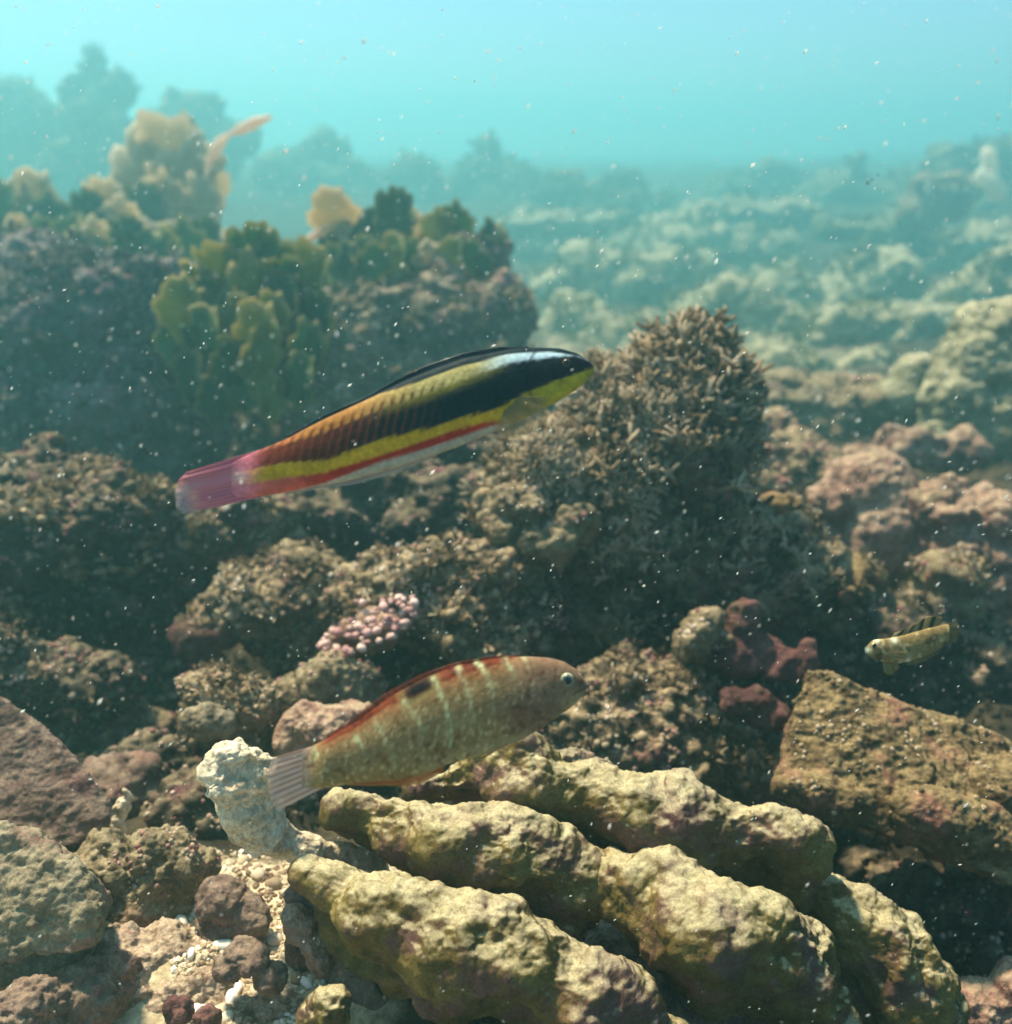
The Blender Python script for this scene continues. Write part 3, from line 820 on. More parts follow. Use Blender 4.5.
def leaf_mats():
    out = {}
    for nm, a, b, e in (('green', (.06, .14, .045), (.15, .25, .07), (.42, .36, .13)),
                        ('yellow', (.17, .21, .045), (.36, .36, .07), (.54, .44, .16)),
                        ('tan', (.42, .33, .17), (.70, .57, .34), (.82, .68, .48)),
                        ('dark', (.035, .085, .036), (.085, .15, .055), (.28, .26, .10))):
        m, nt, p = new_mat('leaf_' + nm)
        tc = node(nt, 'ShaderNodeTexCoord')
        n = node(nt, 'ShaderNodeTexNoise'); n.inputs['Scale'].default_value = 38; n.inputs['Detail'].default_value = 8; n.inputs['Roughness'].default_value = .72
        nt.links.new(tc.outputs['Object'], n.inputs['Vector'])
        at_ = node(nt, 'ShaderNodeAttribute', attribute_name='tint')
        col = ramp(nt, n.outputs[0], [(.35, a), (.65, b)])
        col = mix(nt, ramp(nt, at_.outputs['Fac'], [(.72, G3(0)), (.98, G3(.9))]), col, e)
        nt.links.new(col, p.inputs['Base Color'])
        p.inputs['Roughness'].default_value = .6
        t = node(nt, 'ShaderNodeBsdfTranslucent'); nt.links.new(col, t.inputs[0])
        ms = node(nt, 'ShaderNodeMixShader', in0=.6)
        nt.links.new(p.outputs[0], ms.inputs[1]); nt.links.new(t.outputs[0], ms.inputs[2])
        nt.links.new(ms.outputs[0], nt.nodes['Material Output'].inputs[0])
        out[nm] = m
    return out
LEAF = leaf_mats()
def blade_mesh(seed, lobes, aspect=1.0, thick=.02):
    """lobed fan blade of height 1 standing on the origin, facing -Y"""
    r = np.random.default_rng(seed)
    nr, nth = 7, 72
    th = np.linspace(0, 2 * math.pi, nth, endpoint=False)
    ph = r.uniform(0, 6.28, 4)
    out = 1 + .08 * np.cos(lobes * th + ph[0]) + .06 * np.cos((lobes + 3) * th + ph[1]) + .05 * np.cos(11 * th + ph[2]) + .03 * np.cos(17 * th + ph[0]) + r.normal(0, .022, nth)
    down = np.clip(np.cos(th - math.pi), 0, 1)
    wide = 1 - .55 * down ** 2
    rr = np.linspace(0, 1, nr + 1)[1:]
    X = np.concatenate([[0], (rr[:, None] * out * wide * np.sin(th)).ravel() * .5 * aspect])
    Z = np.concatenate([[.5], .5 + (rr[:, None] * out * np.cos(th)).ravel() * .5])
    Rr = np.concatenate([[0], np.repeat(rr, nth)])
    Yv = .22 * (Z - .3) ** 2 * r.choice([-1, 1]) + .10 * Rr ** 2 * np.sin(3 * np.concatenate([[0], np.tile(th, nr)]) + ph[3]) + .25 * X ** 2 * r.choice([-1, 1])
    V1 = np.stack([X, Yv - thick / 2, Z], 1)
    V2 = np.stack([X, Yv + thick / 2, Z], 1)
    n1 = len(V1)
    tri, quad = [], []
    for k in range(nth):
        k2 = (k + 1) % nth
        tri.append((0, 1 + k, 1 + k2))
        for i in range(nr - 1):
            a = 1 + i * nth
            quad.append((a + k, a + nth + k, a + nth + k2, a + k2))
    tri, quad = np.array(tri), np.array(quad)
    rim = 1 + (nr - 1) * nth
    side = np.array([(rim + k, n1 + rim + k, n1 + rim + (k + 1) % nth, rim + (k + 1) % nth) for k in range(nth)])
    me = mesh_np('blade', np.concatenate([V1, V2]), [tri, quad, tri[:, ::-1] + n1, quad[:, ::-1] + n1, side])
    attr_f(me, 'tint', np.concatenate([Rr, Rr]))
    return me
BLADES = [[blade_mesh(10 * a + k, (3, 4, 5, 6)[k], (.62, .95, 1.25)[a]) for k in range(4)] for a in range(3)]
_cache = {}
def blade_with(me, mat):
    key = (me.name, mat.name)
    if key not in _cache:
        c = me.copy(); c.materials.clear(); c.materials.append(mat); c.name = 'blade'
        _cache[key] = c
    return _cache[key]
def algae(label, d, base, blades, group=None):
    """blades: (px_base, py_base, px_top, py_top, width class, yaw, depth offset, colour)"""
    t = link('leafy_algae', None, None, None, at(*base, d))
    tag(t, label, 'seaweed', group)
    for (x0, y0, x1, y1, wc, yaw, dd, colr) in blades:
        a, b = at(x0, y0, d + dd), at(x1, y1, d + dd)
        v = b - a
        me = blade_with(random.choice(BLADES[wc]), LEAF[colr])
        o = link('blade', me, None, t)
        tilt = math.atan2(v.x, v.z)
        rot = Matrix.Rotation(tilt, 4, 'Y') @ Matrix.Rotation(R(yaw), 4, 'Z') @ Matrix.Rotation(R(random.uniform(-18, 18)), 4, 'X')
        o.matrix_local = Matrix.Translation(a - t.location) @ rot @ Matrix.Scale(v.length, 4)
    return t
algae('large bushy clump of yellow green leafy algae behind the tail of the banded wrasse', 1.5, (245, 400), [
    (252, 300, 254, 214, 0, 15, .05, 'green'), (262, 340, 258, 250, 0, 10, .03, 'yellow'), (225, 360, 218, 285, 1, -10, .01, 'green'), (300, 365, 300, 285, 1, 15, .02, 'green'), (250, 375, 252, 300, 1, 0, .0, 'green'), (230, 330, 226, 240, 0, -15, .04, 'yellow'), (270, 320, 276, 232, 0, 25, .04, 'green'),
    (294, 330, 304, 240, 0, -20, .03, 'yellow'), (208, 345, 200, 262, 0, 35, .02, 'yellow'), (240, 350, 242, 276, 0, 8, .0, 'green'),
    (284, 355, 286, 272, 0, -18, .01, 'dark'), (192, 350, 178, 276, 0, 20, -.01, 'yellow'), (216, 375, 206, 306, 0, -20, -.02, 'green'), (268, 385, 262, 300, 0, -5, -.02, 'yellow'),
    (302, 385, 308, 318, 0, 30, -.01, 'green'), (232, 400, 236, 334, 0, 5, -.03, 'dark'), (256, 395, 264, 330, 0, 25, -.04, 'yellow'),
    (196, 410, 186, 350, 0, -18, -.03, 'dark'), (284, 410, 290, 350, 0, 12, -.03, 'dark'), (218, 430, 214, 376, 0, 15, -.04, 'dark'), (258, 300, 240, 256, 0, -30, .02, 'dark'),
    (242, 290, 238, 232, 0, 20, .03, 'green'), (264, 290, 266, 226, 0, -15, .03, 'yellow'), (284, 310, 290, 250, 0, 10, .02, 'green'), (212, 320, 212, 270, 0, -10, .02, 'green'), (190, 330, 190, 284, 0, 25, .0, 'green'),
    (312, 350, 316, 292, 0, 15, .01, 'dark'), (276, 350, 272, 290, 0, 15, -.01, 'yellow'), (230, 345, 232, 290, 0, -25, -.01, 'yellow'), (206, 360, 198, 312, 0, 20, -.01, 'dark'), (246, 420, 248, 366, 0, -10, -.04, 'green'),
    (272, 425, 276, 372, 0, 20, -.04, 'yellow'), (300, 410, 306, 352, 0, -20, -.03, 'green'), (176, 370, 170, 320, 0, 15, -.02, 'green')])
algae('single round teal green disc blade of algae left of the big leaf clump', 2.2, (185, 290), [
    (186, 290, 186, 222, 1, 10, 0, 'green'), (160, 280, 158, 238, 0, 10, .04, 'dark'), (205, 275, 206, 215, 0, 30, .1, 'dark')])
algae('green leafy algae with a pale cap leaning left on top of the weedy mound', 1.95, (360, 290), [
    (345, 240, 325, 188, 1, 5, 0, 'tan'), (350, 275, 345, 205, 0, 10, .02, 'dark'), (330, 290, 332, 235, 0, -10, .0, 'dark'),
    (362, 292, 358, 238, 2, 5, -.04, 'green'), (375, 250, 372, 210, 1, 20, .03, 'dark'), (385, 290, 390, 240, 1, 20, 0, 'dark'), (395, 262, 396, 228, 1, 10, .02, 'green')])
algae('single upright dark green blade next to the pale capped leafy algae', 1.95, (395, 245), [(395, 252, 394, 186, 0, 8, 0, 'dark'), (410, 245, 412, 200, 0, 30, .06, 'yellow')])
algae('short yellow green blades to the left of the lone dark blade on the weedy mound', 2.0, (450, 250), [
    (440, 248, 436, 208, 1, 5, 0, 'yellow'), (456, 246, 458, 202, 1, -15, .0, 'green'), (430, 252, 420, 215, 0, 20, .03, 'tan')])
algae('lone dark pointed blade at the right end of the weedy mound', 1.9, (492, 266), [(492, 268, 495, 218, 0, 10, 0, 'dark')])
algae('dark green leaf clump with tan tips at the far left above the shaggy mound', 2.4, (70, 250), [
    (50, 250, 42, 172, 0, 10, .04, 'tan'), (62, 252, 60, 196, 1, -10, 0, 'dark'), (92, 248, 92, 190, 0, 15, 0, 'dark'), (40, 258, 38, 205, 1, 20, -.03, 'green'),
    (115, 250, 112, 178, 0, -20, .05, 'tan'), (120, 256, 126, 196, 0, 30, .03, 'tan'), (78, 255, 76, 215, 2, 0, -.05, 'green'), (105, 258, 108, 214, 1, 5, -.04, 'dark')])
algae('green and cream blades cut off by the left picture edge', 2.35, (8, 240), [
    (4, 240, 4, 180, 0, 10, 0, 'green'), (22, 220, 18, 180, 1, -10, .03, 'tan'), (12, 250, 24, 214, 0, 35, -.02, 'tan')])
algae('tall pale tan lobed clump with a thin spire at the upper left', 2.75, (175, 235), [
    (150, 235, 146, 132, 0, 10, .04, 'tan'), (178, 225, 180, 122, 1, -10, .05, 'tan'), (165, 230, 165, 172, 1, 15, 0, 'tan'), (190, 235, 192, 150, 1, 10, .02, 'tan'),
    (150, 248, 150, 182, 0, 5, -.04, 'dark'), (205, 240, 200, 176, 0, 30, 0, 'tan'), (182, 150, 190, 114, 0, 40, .05, 'tan'), (132, 240, 134, 160, 0, 10, .03, 'tan'), (172, 245, 172, 200, 2, 0, -.03, 'tan')])
algae('fringe of small green and tan blades along the crest of the blue grey mound', 2.0, (80, 262), [
    (x_, 268 + dy, x_ + lean, 268 + dy - hh, wc, yaw, ddz, cc) for x_, dy, lean, hh, wc, yaw, ddz, cc in (
    (10, 0, -4, 44, 0, 20, 0, 'green'), (26, 4, 3, 38, 1, -25, .02, 'dark'), (44, 0, -2, 52, 0, 10, .03, 'green'), (58, 6, 6, 36, 1, 30, 0, 'dark'), (72, 2, 0, 54, 0, -20, .04, 'yellow'),
    (88, 5, 5, 40, 1, 15, 0, 'green'), (104, 0, -5, 50, 0, 25, .03, 'tan'), (118, 4, 4, 42, 0, -30, .01, 'green'), (134, 2, -3, 56, 0, 10, .02, 'dark'), (150, 6, 4, 44, 1, 20, 0, 'green'), (166, 8, 0, 50, 0, -15, .02, 'yellow'))])
algae('fringe of small olive blades along the crest of the weedy mound', 1.85, (400, 275), [
    (x_, 280 + dy, x_ + lean, 280 + dy - hh, wc, yaw, ddz, cc) for x_, dy, lean, hh, wc, yaw, ddz, cc in (
    (318, 16, -4, 40, 0, 20, 0, 'yellow'), (336, 10, 3, 44, 1, -25, .0, 'green'), (352, 8, -3, 46, 0, 25, .0, 'dark'), (372, 4, 4, 40, 1, 10, 0, 'green'), (398, 2, -3, 48, 0, -20, .0, 'yellow'),
    (415, 0, 4, 42, 0, 30, .0, 'green'), (432, -2, -2, 36, 1, 15, 0, 'tan'), (450, -4, 3, 40, 0, -15, .0, 'yellow'), (470, -4, 5, 38, 0, 20, 0, 'green'), (484, 4, -2, 34, 0, -25, .0, 'dark'))])
def stick(name, label, cat, d, pts, mat, vox=1.6):
    return rock(name, label, cat, d, chain([(a, b, 0, r) for a, b, r in pts], 4), mat, [('fbm', 12, 1.2)], vox, 3)
stick('algal_stalk', 'pale peach jointed stalk slanting up to the right at the upper left', 'seaweed', 2.6,
      [(205, 178, 2.2), (209, 164, 3.4), (216, 149, 6), (223, 139, 4), (228, 135, 2.6), (240, 130, 5), (255, 123, 5.5), (270, 117, 3)], M['peach'])
stick('algal_stalk', 'thin pale stalk slanting between the big leaf clump and the pale cap', 'seaweed', 1.9,
      [(290, 250, 3), (305, 241, 4), (318, 233, 4), (330, 226, 2)], M['peach'])

# ================================================================== FAR REEF
def far(label, d, prims, mat='far', n=1600, size=.05, group='hazy reef heads in the distance', mu=.5):
    d = d * 1.5; size = size * 1.4
    o = rock('reef_head', label, 'reef', d, prims, M[mat], [('fbm', 50, 11), ('lump', 22, 10), ('fbm', 9, 3.5)], 3.0, 3, group)
    if n: add_turf(o, 'algae_leaves', n, FROND, size, M['fargreen'], .8, topside(-.6, .3), mu, .5)
    return o
far('hazy knobbly reef pinnacle with a narrow top at the far upper left', 5.6, [E(94, 68, 11, 20, 12), E(82, 90, 17, 14, 16), E(118, 92, 18, 17, 18), E(100, 108, 28, 18, 22), E(98, 126, 38, 22, 26), E(110, 165, 66, 36, 30)], n=1500, size=.030)
far('hazy rounded reef head to the right of the far pinnacle', 6.4, [E(195, 112, 30, 20, 24), E(228, 140, 30, 22, 24), E(180, 160, 60, 34, 30)], n=1000, size=.030)
far('hazy low reef cut off by the far left edge', 6.0, [E(10, 120, 50, 34, 34), E(55, 125, 34, 24, 26), E(20, 170, 80, 44, 30)], n=1200, size=.030)
far('hazy dim reef head behind the peach stalk', 7.2, [E(322, 160, 24, 24, 22), E(285, 178, 36, 24, 26), E(340, 192, 60, 26, 30)], n=900, size=.034)
far('hazy peaked reef head at the middle of the horizon', 7.0, [E(487, 158, 10, 22, 12), E(484, 182, 24, 20, 20), E(410, 178, 28, 18, 22), E(525, 185, 34, 20, 24), E(460, 208, 90, 24, 30)], n=1600, size=.034)
far('hazy reef block with a square right shoulder at the middle', 6.2, [E(634, 192, 18, 24, 18), E(605, 204, 30, 20, 24), E(562, 196, 34, 20, 24), E(610, 215, 70, 26, 30)], n=1500, size=.030)
far('hazy grey reef rise right of the square shouldered block', 7.4, [E(722, 200, 34, 18, 26), E(775, 180, 22, 18, 20), E(690, 215, 40, 20, 26), E(740, 226, 90, 26, 34)], 'far', 1300, .034)
far('hazy green reef knob standing before the right hand slope', 6.6, [E(858, 172, 16, 22, 16), E(830, 200, 40, 24, 26), E(880, 210, 50, 34, 30), E(820, 225, 70, 26, 30)], n=1300, size=.030)
far('hazy long reef slope climbing to the right edge', 6.0, [E(960, 172, 40, 22, 32), E(1000, 158, 34, 22, 32), E(1036, 180, 46, 56, 40), E(925, 205, 40, 24, 28), E(980, 230, 90, 46, 40), E(920, 245, 60, 30, 30)], n=2000, size=.030)
far('hazy low reef patch with a pale top before the square shouldered block', 5.0, [E(560, 222, 40, 14, 26), E(600, 226, 40, 14, 26), E(525, 224, 30, 12, 24)], 'pale', 500, .026)
far('hazy pinkish reef patch in the gap between the middle and right reef heads', 5.2, [E(745, 208, 30, 12, 24), E(785, 214, 40, 14, 26), E(710, 218, 34, 12, 24)], 'pale', 500, .026)
far('hazy mottled reef patch below the long right hand slope', 4.6, [E(880, 232, 40, 14, 26), E(845, 228, 30, 12, 24), E(925, 240, 40, 16, 26)], 'far', 500, .024)
rock('rock', 'blurred yellow green lump on the distant right slope', 'rock', 6.6,
     [E(940, 196, 36, 18, 20, 0, -25), E(915, 216, 26, 16, 16, 0, -20), E(962, 188, 20, 14, 16, 0, -30), E(940, 205, 30, 16, 18, 0, -25)], M['olive'], [('fbm', 40, 5), ('fbm', 14, 2)], 3.0)
rock('sponge', 'bright cream twin lobes on the distant right slope', 'sponge', 6.0,
     [E(990, 163, 8, 18, 8, 0, 28), E(995, 188, 9, 17, 8, 0, 30), E(980, 178, 7, 10, 6)], M['cream'], [('fbm', 20, 1.5)], 2.6, 4)
# pale rubble rises in the middle distance
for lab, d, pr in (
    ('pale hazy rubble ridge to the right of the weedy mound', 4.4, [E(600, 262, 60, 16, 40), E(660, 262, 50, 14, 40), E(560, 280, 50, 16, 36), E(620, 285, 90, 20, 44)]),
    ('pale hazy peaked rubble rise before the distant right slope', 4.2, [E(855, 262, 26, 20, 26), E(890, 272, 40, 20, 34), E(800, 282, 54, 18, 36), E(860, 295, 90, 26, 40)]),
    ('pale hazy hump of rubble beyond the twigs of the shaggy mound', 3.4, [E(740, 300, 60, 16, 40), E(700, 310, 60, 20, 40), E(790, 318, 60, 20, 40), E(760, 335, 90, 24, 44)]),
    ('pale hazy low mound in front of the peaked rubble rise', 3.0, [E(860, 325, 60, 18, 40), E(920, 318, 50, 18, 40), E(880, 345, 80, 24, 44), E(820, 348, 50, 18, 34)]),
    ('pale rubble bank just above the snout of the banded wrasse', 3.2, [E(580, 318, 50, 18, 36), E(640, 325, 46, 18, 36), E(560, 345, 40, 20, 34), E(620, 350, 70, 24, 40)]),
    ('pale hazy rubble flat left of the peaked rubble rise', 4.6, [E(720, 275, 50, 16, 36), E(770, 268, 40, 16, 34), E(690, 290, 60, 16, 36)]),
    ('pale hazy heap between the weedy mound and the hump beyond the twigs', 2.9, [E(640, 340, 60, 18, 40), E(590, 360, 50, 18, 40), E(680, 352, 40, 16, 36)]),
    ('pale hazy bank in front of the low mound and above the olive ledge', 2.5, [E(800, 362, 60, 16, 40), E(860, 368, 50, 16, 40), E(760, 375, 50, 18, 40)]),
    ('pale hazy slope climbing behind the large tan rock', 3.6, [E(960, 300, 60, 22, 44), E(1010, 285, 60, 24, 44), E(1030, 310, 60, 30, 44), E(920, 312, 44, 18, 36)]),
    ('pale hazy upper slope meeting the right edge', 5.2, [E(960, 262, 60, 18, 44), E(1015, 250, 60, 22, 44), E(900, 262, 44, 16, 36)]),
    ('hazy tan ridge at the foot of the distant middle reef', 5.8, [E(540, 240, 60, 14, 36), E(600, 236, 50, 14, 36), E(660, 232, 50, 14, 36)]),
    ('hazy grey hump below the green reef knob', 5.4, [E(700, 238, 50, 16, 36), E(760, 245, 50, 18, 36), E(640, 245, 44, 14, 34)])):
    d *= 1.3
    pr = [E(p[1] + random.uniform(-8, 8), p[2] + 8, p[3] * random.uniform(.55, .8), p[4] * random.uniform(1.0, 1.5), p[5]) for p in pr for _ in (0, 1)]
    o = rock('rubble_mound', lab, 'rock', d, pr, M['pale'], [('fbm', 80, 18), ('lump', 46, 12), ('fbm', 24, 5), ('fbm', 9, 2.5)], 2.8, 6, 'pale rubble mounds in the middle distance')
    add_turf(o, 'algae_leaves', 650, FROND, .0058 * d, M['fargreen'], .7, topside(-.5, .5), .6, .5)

for o, d_ in NODULED:
    if o is cm: continue
    area = max(o.dimensions.x * o.dimensions.z, 1e-4) / (d_ / F_PX) ** 2
    add_turf(o, 'crust_nodules', int(area / 26), BEAD, 3.6 * d_ / F_PX, M['crumb'], .3, topside(-.5, .6), .45, .5)
# ================================================================== rubble on the sand
gpx, gpy = rng.uniform(170, 345, 2600), rng.uniform(850, 1030, 2600)
GP = on_ground(gpx, gpy)
V, F, T = growths(GP, np.tile((0, 0, 1.), (len(GP), 1)), BEAD, .0022, .2, .5, .6)
mm = mesh_np('coral_gravel', V, [F], smooth=False)
attr_f(mm, 'tint', T)
tag(link('coral_gravel', mm, M['gravel']), 'fine pale coral gravel strewn over the sand at the lower left', 'gravel', None, 'stuff')
frag = []
for k in range(6):
    b = np.random.default_rng(400 + k)
    Vf = ICO2_V * (b.uniform(.8, 1.3), b.uniform(.6, .9), b.uniform(.45, .7)) * (1 + .28 * perlin(ICO2_V * 1.4 + 7 * k)[:, None])
    mm = mesh_np('coral_fragment', Vf, [ICO2_F])
    attr_f(mm, 'tint', np.full(len(Vf), (.2, .45, .6, .75, .9, .98)[k]))
    mm.materials.append(M['gravel'])
    frag.append(mm)
FP = on_ground(rng.uniform(175, 335, 60), rng.uniform(855, 1020, 60))
for k, p in enumerate(FP):
    o = link('coral_fragment', frag[k % 6], None, None, (p[0], p[1], p[2] + .001))
    o.scale = np.array((1, 1, 1)) * rng.uniform(.0024, .0055)
    o.rotation_euler = (rng.uniform(-.3, .3), rng.uniform(-.3, .3), rng.uniform(0, 6.28))
    tag(o, 'small loose coral fragment lying on the rubble sand at the lower left', 'coral fragment', 'coral fragments on the sand')

# ================================================================== FISH
def srgb(c):
    c = np.asarray(c, float) / 255
    return np.where(c <= .04045, c / 12.92, ((c + .055) / 1.055) ** 2.4)
def fish_mat(name, scale_px, d, spec=.03, bump=.35):
    m, nt, p = new_mat(name)
    a = node(nt, 'ShaderNodeAttribute', attribute_name='Col')
    tc = node(nt, 'ShaderNodeTexCoord')
    v = node(nt, 'ShaderNodeTexVoronoi')
    v.inputs['Scale'].default_value = 1 / (scale_px * d / F_PX)
    nt.links.new(tc.outputs['Object'], v.inputs['Vector'])
    n = node(nt, 'ShaderNodeTexNoise'); n.inputs['Scale'].default_value = 1 / (22 * d / F_PX); n.inputs['Detail'].default_value = 5
    nt.links.new(tc.outputs['Object'], n.inputs['Vector'])
    col = mix(nt, 1.0, a.outputs['Color'], ramp(nt, v.outputs['Distance'], [(0, G3(1.12)), (.75, G3(.82))]), 'MULTIPLY')
    col = mix(nt, 1.0, col, ramp(nt, n.outputs[0], [(.3, G3(.8)), (.7, G3(1.2))]), 'MULTIPLY')
    nt.links.new(col, p.inputs['Base Color'])
    p.inputs['Roughness'].default_value = .5
    p.inputs['Specular IOR Level'].default_value = spec
    b = node(nt, 'ShaderNodeBump'); b.inputs['Strength'].default_value = bump; b.inputs['Distance'].default_value = 1.0 * d / F_PX
    nt.links.new(v.outputs['Distance'], b.inputs['Height'])
    nt.links.new(b.outputs[0], p.inputs['Normal'])
    return m
def fin_mat():
    m, nt, p = new_mat('fin')
    a = node(nt, 'ShaderNodeAttribute', attribute_name='Col')
    al = node(nt, 'ShaderNodeAttribute', attribute_name='opacity')
    nt.links.new(a.outputs['Color'], p.inputs['Base Color'])
    p.inputs['Roughness'].default_value = .4
    t = node(nt, 'ShaderNodeBsdfTranslucent'); nt.links.new(a.outputs['Color'], t.inputs[0])
    ms = node(nt, 'ShaderNodeMixShader', in0=.4)
    nt.links.new(p.outputs[0], ms.inputs[1]); nt.links.new(t.outputs[0], ms.inputs[2])
    tr = node(nt, 'ShaderNodeBsdfTransparent')
    m2 = node(nt, 'ShaderNodeMixShader')
    nt.links.new(al.outputs['Fac'], m2.inputs[0])
    nt.links.new(tr.outputs[0], m2.inputs[1]); nt.links.new(ms.outputs[0], m2.inputs[2])
    nt.links.new(m2.outputs[0], nt.nodes['Material Output'].inputs[0])
    return m
FIN = fin_mat()
def curve(pts, x):
    p = np.array(pts, float)
    p = p[np.argsort(p[:, 0])]
    y = np.interp(x, p[:, 0], p[:, 1])
    return y
def softc(y, k=9):
    w_ = np.hanning(k + 2)[1:-1]; w_ /= w_.sum()
    return np.convolve(np.pad(y, k // 2, mode='edge'), w_, 'valid')
class Fish:
    """a fish seen from the side; outlines in picture pixels at distance d, real thickness across"""
    def __init__(s, name, label, cx, cy, d, group=None):
        s.cx, s.cy, s.d = cx, cy, d
        s.k = d / F_PX
        s.root = tag(link(name, None, None, None, at(cx, cy, d)), label, 'fish', group)
        s.root.rotation_euler = (-PITCH, 0, 0)      # banked a little, flank up
    def xz(s, px, py):
        return (np.asarray(px, float) - s.cx) * s.k, (s.cy - np.asarray(py, float)) * s.k
    def body(s, top, bot, colour, mat, thick=.36, nx=300, na=72, x0=None, x1=None):
        x0 = x0 if x0 is not None else min(p[0] for p in top)
        x1 = x1 if x1 is not None else max(p[0] for p in top)
        t = np.linspace(0, 1, nx)
        x = x0 + (x1 - x0) * (t - .5 * np.sin(2 * math.pi * t) / (2 * math.pi))
        T, B = softc(curve(top, x), 13), softc(curve(bot, x), 13)
        h = (B - T) / 2
        mid = (B + T) / 2
        hm = h.max()
        th = thick * hm * np.clip(h / hm, 0, 1) ** .8
        th = softc(th, 13) * (.12 + .88 * sm(x0, x0 + .09 * (x1 - x0), x))
        a = np.linspace(0, 2 * math.pi, na, endpoint=False)
        ca, sa = np.cos(a), np.sin(a)
        PY = mid[:, None] - h[:, None] * ca[None]
        W = th[:, None] * np.sign(sa) * np.abs(sa) ** .85
        PX = np.repeat(x[:, None], na, 1)
        X_, Z_ = s.xz(PX, PY)
        V = np.stack([X_, -W * s.k, Z_], -1).reshape(-1, 3)
        s.top, s.bot, s.xs, s.th = T, B, x, th
        me = mesh_np('body', np.concatenate([V, [V[:na].mean(0)], [V[-na:].mean(0)]]), [grid_faces(nx, na, True)[:, ::-1],
             np.array([(nx * na, (i + 1) % na, i) for i in range(na)])[:, ::-1], np.array([(nx * na + 1, (nx - 1) * na + i, (nx - 1) * na + (i + 1) % na) for i in range(na)])[:, ::-1]])
        Q = np.stack([PX.ravel(), PY.ravel()], 1)
        Q = np.concatenate([Q, Q[:1], Q[-1:]])
        attr_c(me, 'Col', colour(Q[:, 0], Q[:, 1]))
        return link('body', me, mat, s.root)
    def fin(s, name, base, edge, colour, opacity, y=0.0, y_edge=None, nu=60, nv=14, thick=.6, wave=1.0):
        """sheet between two polylines given in pixels; y in pixels towards the camera (negative = nearer)"""
        def res(pl):
            pl = np.array(pl, float)
            dd = np.concatenate([[0], np.cumsum(np.hypot(*np.diff(pl, axis=0).T))])
            q = np.linspace(0, dd[-1], nu)
            return np.stack([np.interp(q, dd, pl[:, 0]), np.interp(q, dd, pl[:, 1])], 1)
        A, Bq = res(base), res(edge)
        v = np.linspace(0, 1, nv)
        u = np.linspace(0, 1, nu)
        P = A[:, None] * (1 - v)[None, :, None] + Bq[:, None] * v[None, :, None]
        ye = y if y_edge is None else y_edge
        Yd = y + (ye - y) * v[None] + wave * np.sin(u * 21)[:, None] * v[None]
        X_, Z_ = s.xz(P[..., 0], P[..., 1])
        Vs, n = [], nu * nv
        for sgn in (-1, 1):
            Vs.append(np.stack([X_, (Yd + sgn * thick * (1 - .6 * v[None]) / 2) * s.k, Z_], -1).reshape(-1, 3))
        f = grid_faces(nu, nv)
        a = np.arange(n).reshape(nu, nv)
        rim = np.concatenate([a[:, 0], a[-1, 1:], a[::-1, -1][1:], a[0, ::-1][1:-1]])
        r2 = np.roll(rim, -1)
        side = np.stack([rim, r2, r2 + n, rim + n], 1)
        me = mesh_np(name, np.concatenate(Vs), [f, f[:, ::-1] + n, side])
        U = np.repeat(u[:, None], nv, 1).ravel(); Vv = np.repeat(v[None], nu, 0).ravel()
        c = colour(U, Vv, P[..., 0].ravel(), P[..., 1].ravel())
        attr_c(me, 'Col', np.concatenate([c, c]))
        al = np.broadcast_to(opacity(U, Vv), U.shape)
        attr_f(me, 'opacity', np.concatenate([al, al]))
        return link(name, me, FIN, s.root)
    def eye(s, px, py, r, iris, ring):
        i = int(np.argmin(np.abs(s.xs - px)))
        mid, h = (s.top[i] + s.bot[i]) / 2, (s.bot[i] - s.top[i]) / 2
        ca = (mid - py) / h
        w_ = s.th[i] * max(0, 1 - ca * ca) ** .42
        X_, Z_ = s.xz(px, py)
        for sd in (-1, 1):
            V = ICO2_V * (r, r * .42, r) * s.k
            me = mesh_np('eye', V, [ICO2_F])
            o = link('eye', me, simple('eye_ring', ring, .25), s.root, (X_, sd * w_ * s.k, Z_))
            me = mesh_np('iris', ICO2_V * (r * .84, r * .34, r * .84) * s.k, [ICO2_F])
            o2 = link('iris', me, simple('eye_iris', iris, .2), o, (0, sd * r * .24 * s.k, 0))
            me = mesh_np('pupil', ICO2_V * (r * .58, r * .26, r * .58) * s.k, [ICO2_F])
            link('pupil', me, simple('eye_pupil', (.006, .008, .010), .12), o, (0, sd * r * .38 * s.k, 0))
_simple = {}
def simple(name, col, rough=.5):
    k = (name, tuple(col))
    if k not in _simple:
        m, nt, p = new_mat(name)
        p.inputs['Base Color'].default_value = (*col, 1)
        p.inputs['Roughness'].default_value = rough
        _simple[k] = m
    return _simple[k]
def n2(x, y, L, o=0):
    return perlin(np.stack([x / L, y / L, np.full_like(x, 3.7 + o)], 1))
def blend(c, m, col):
    return c * (1 - m[:, None]) + np.asarray(col)[None] * m[:, None]
sm = lambda e0, e1, x: np.clip((x - e0) / (e1 - e0), 0, 1) ** 2 * (3 - 2 * np.clip((x - e0) / (e1 - e0), 0, 1))

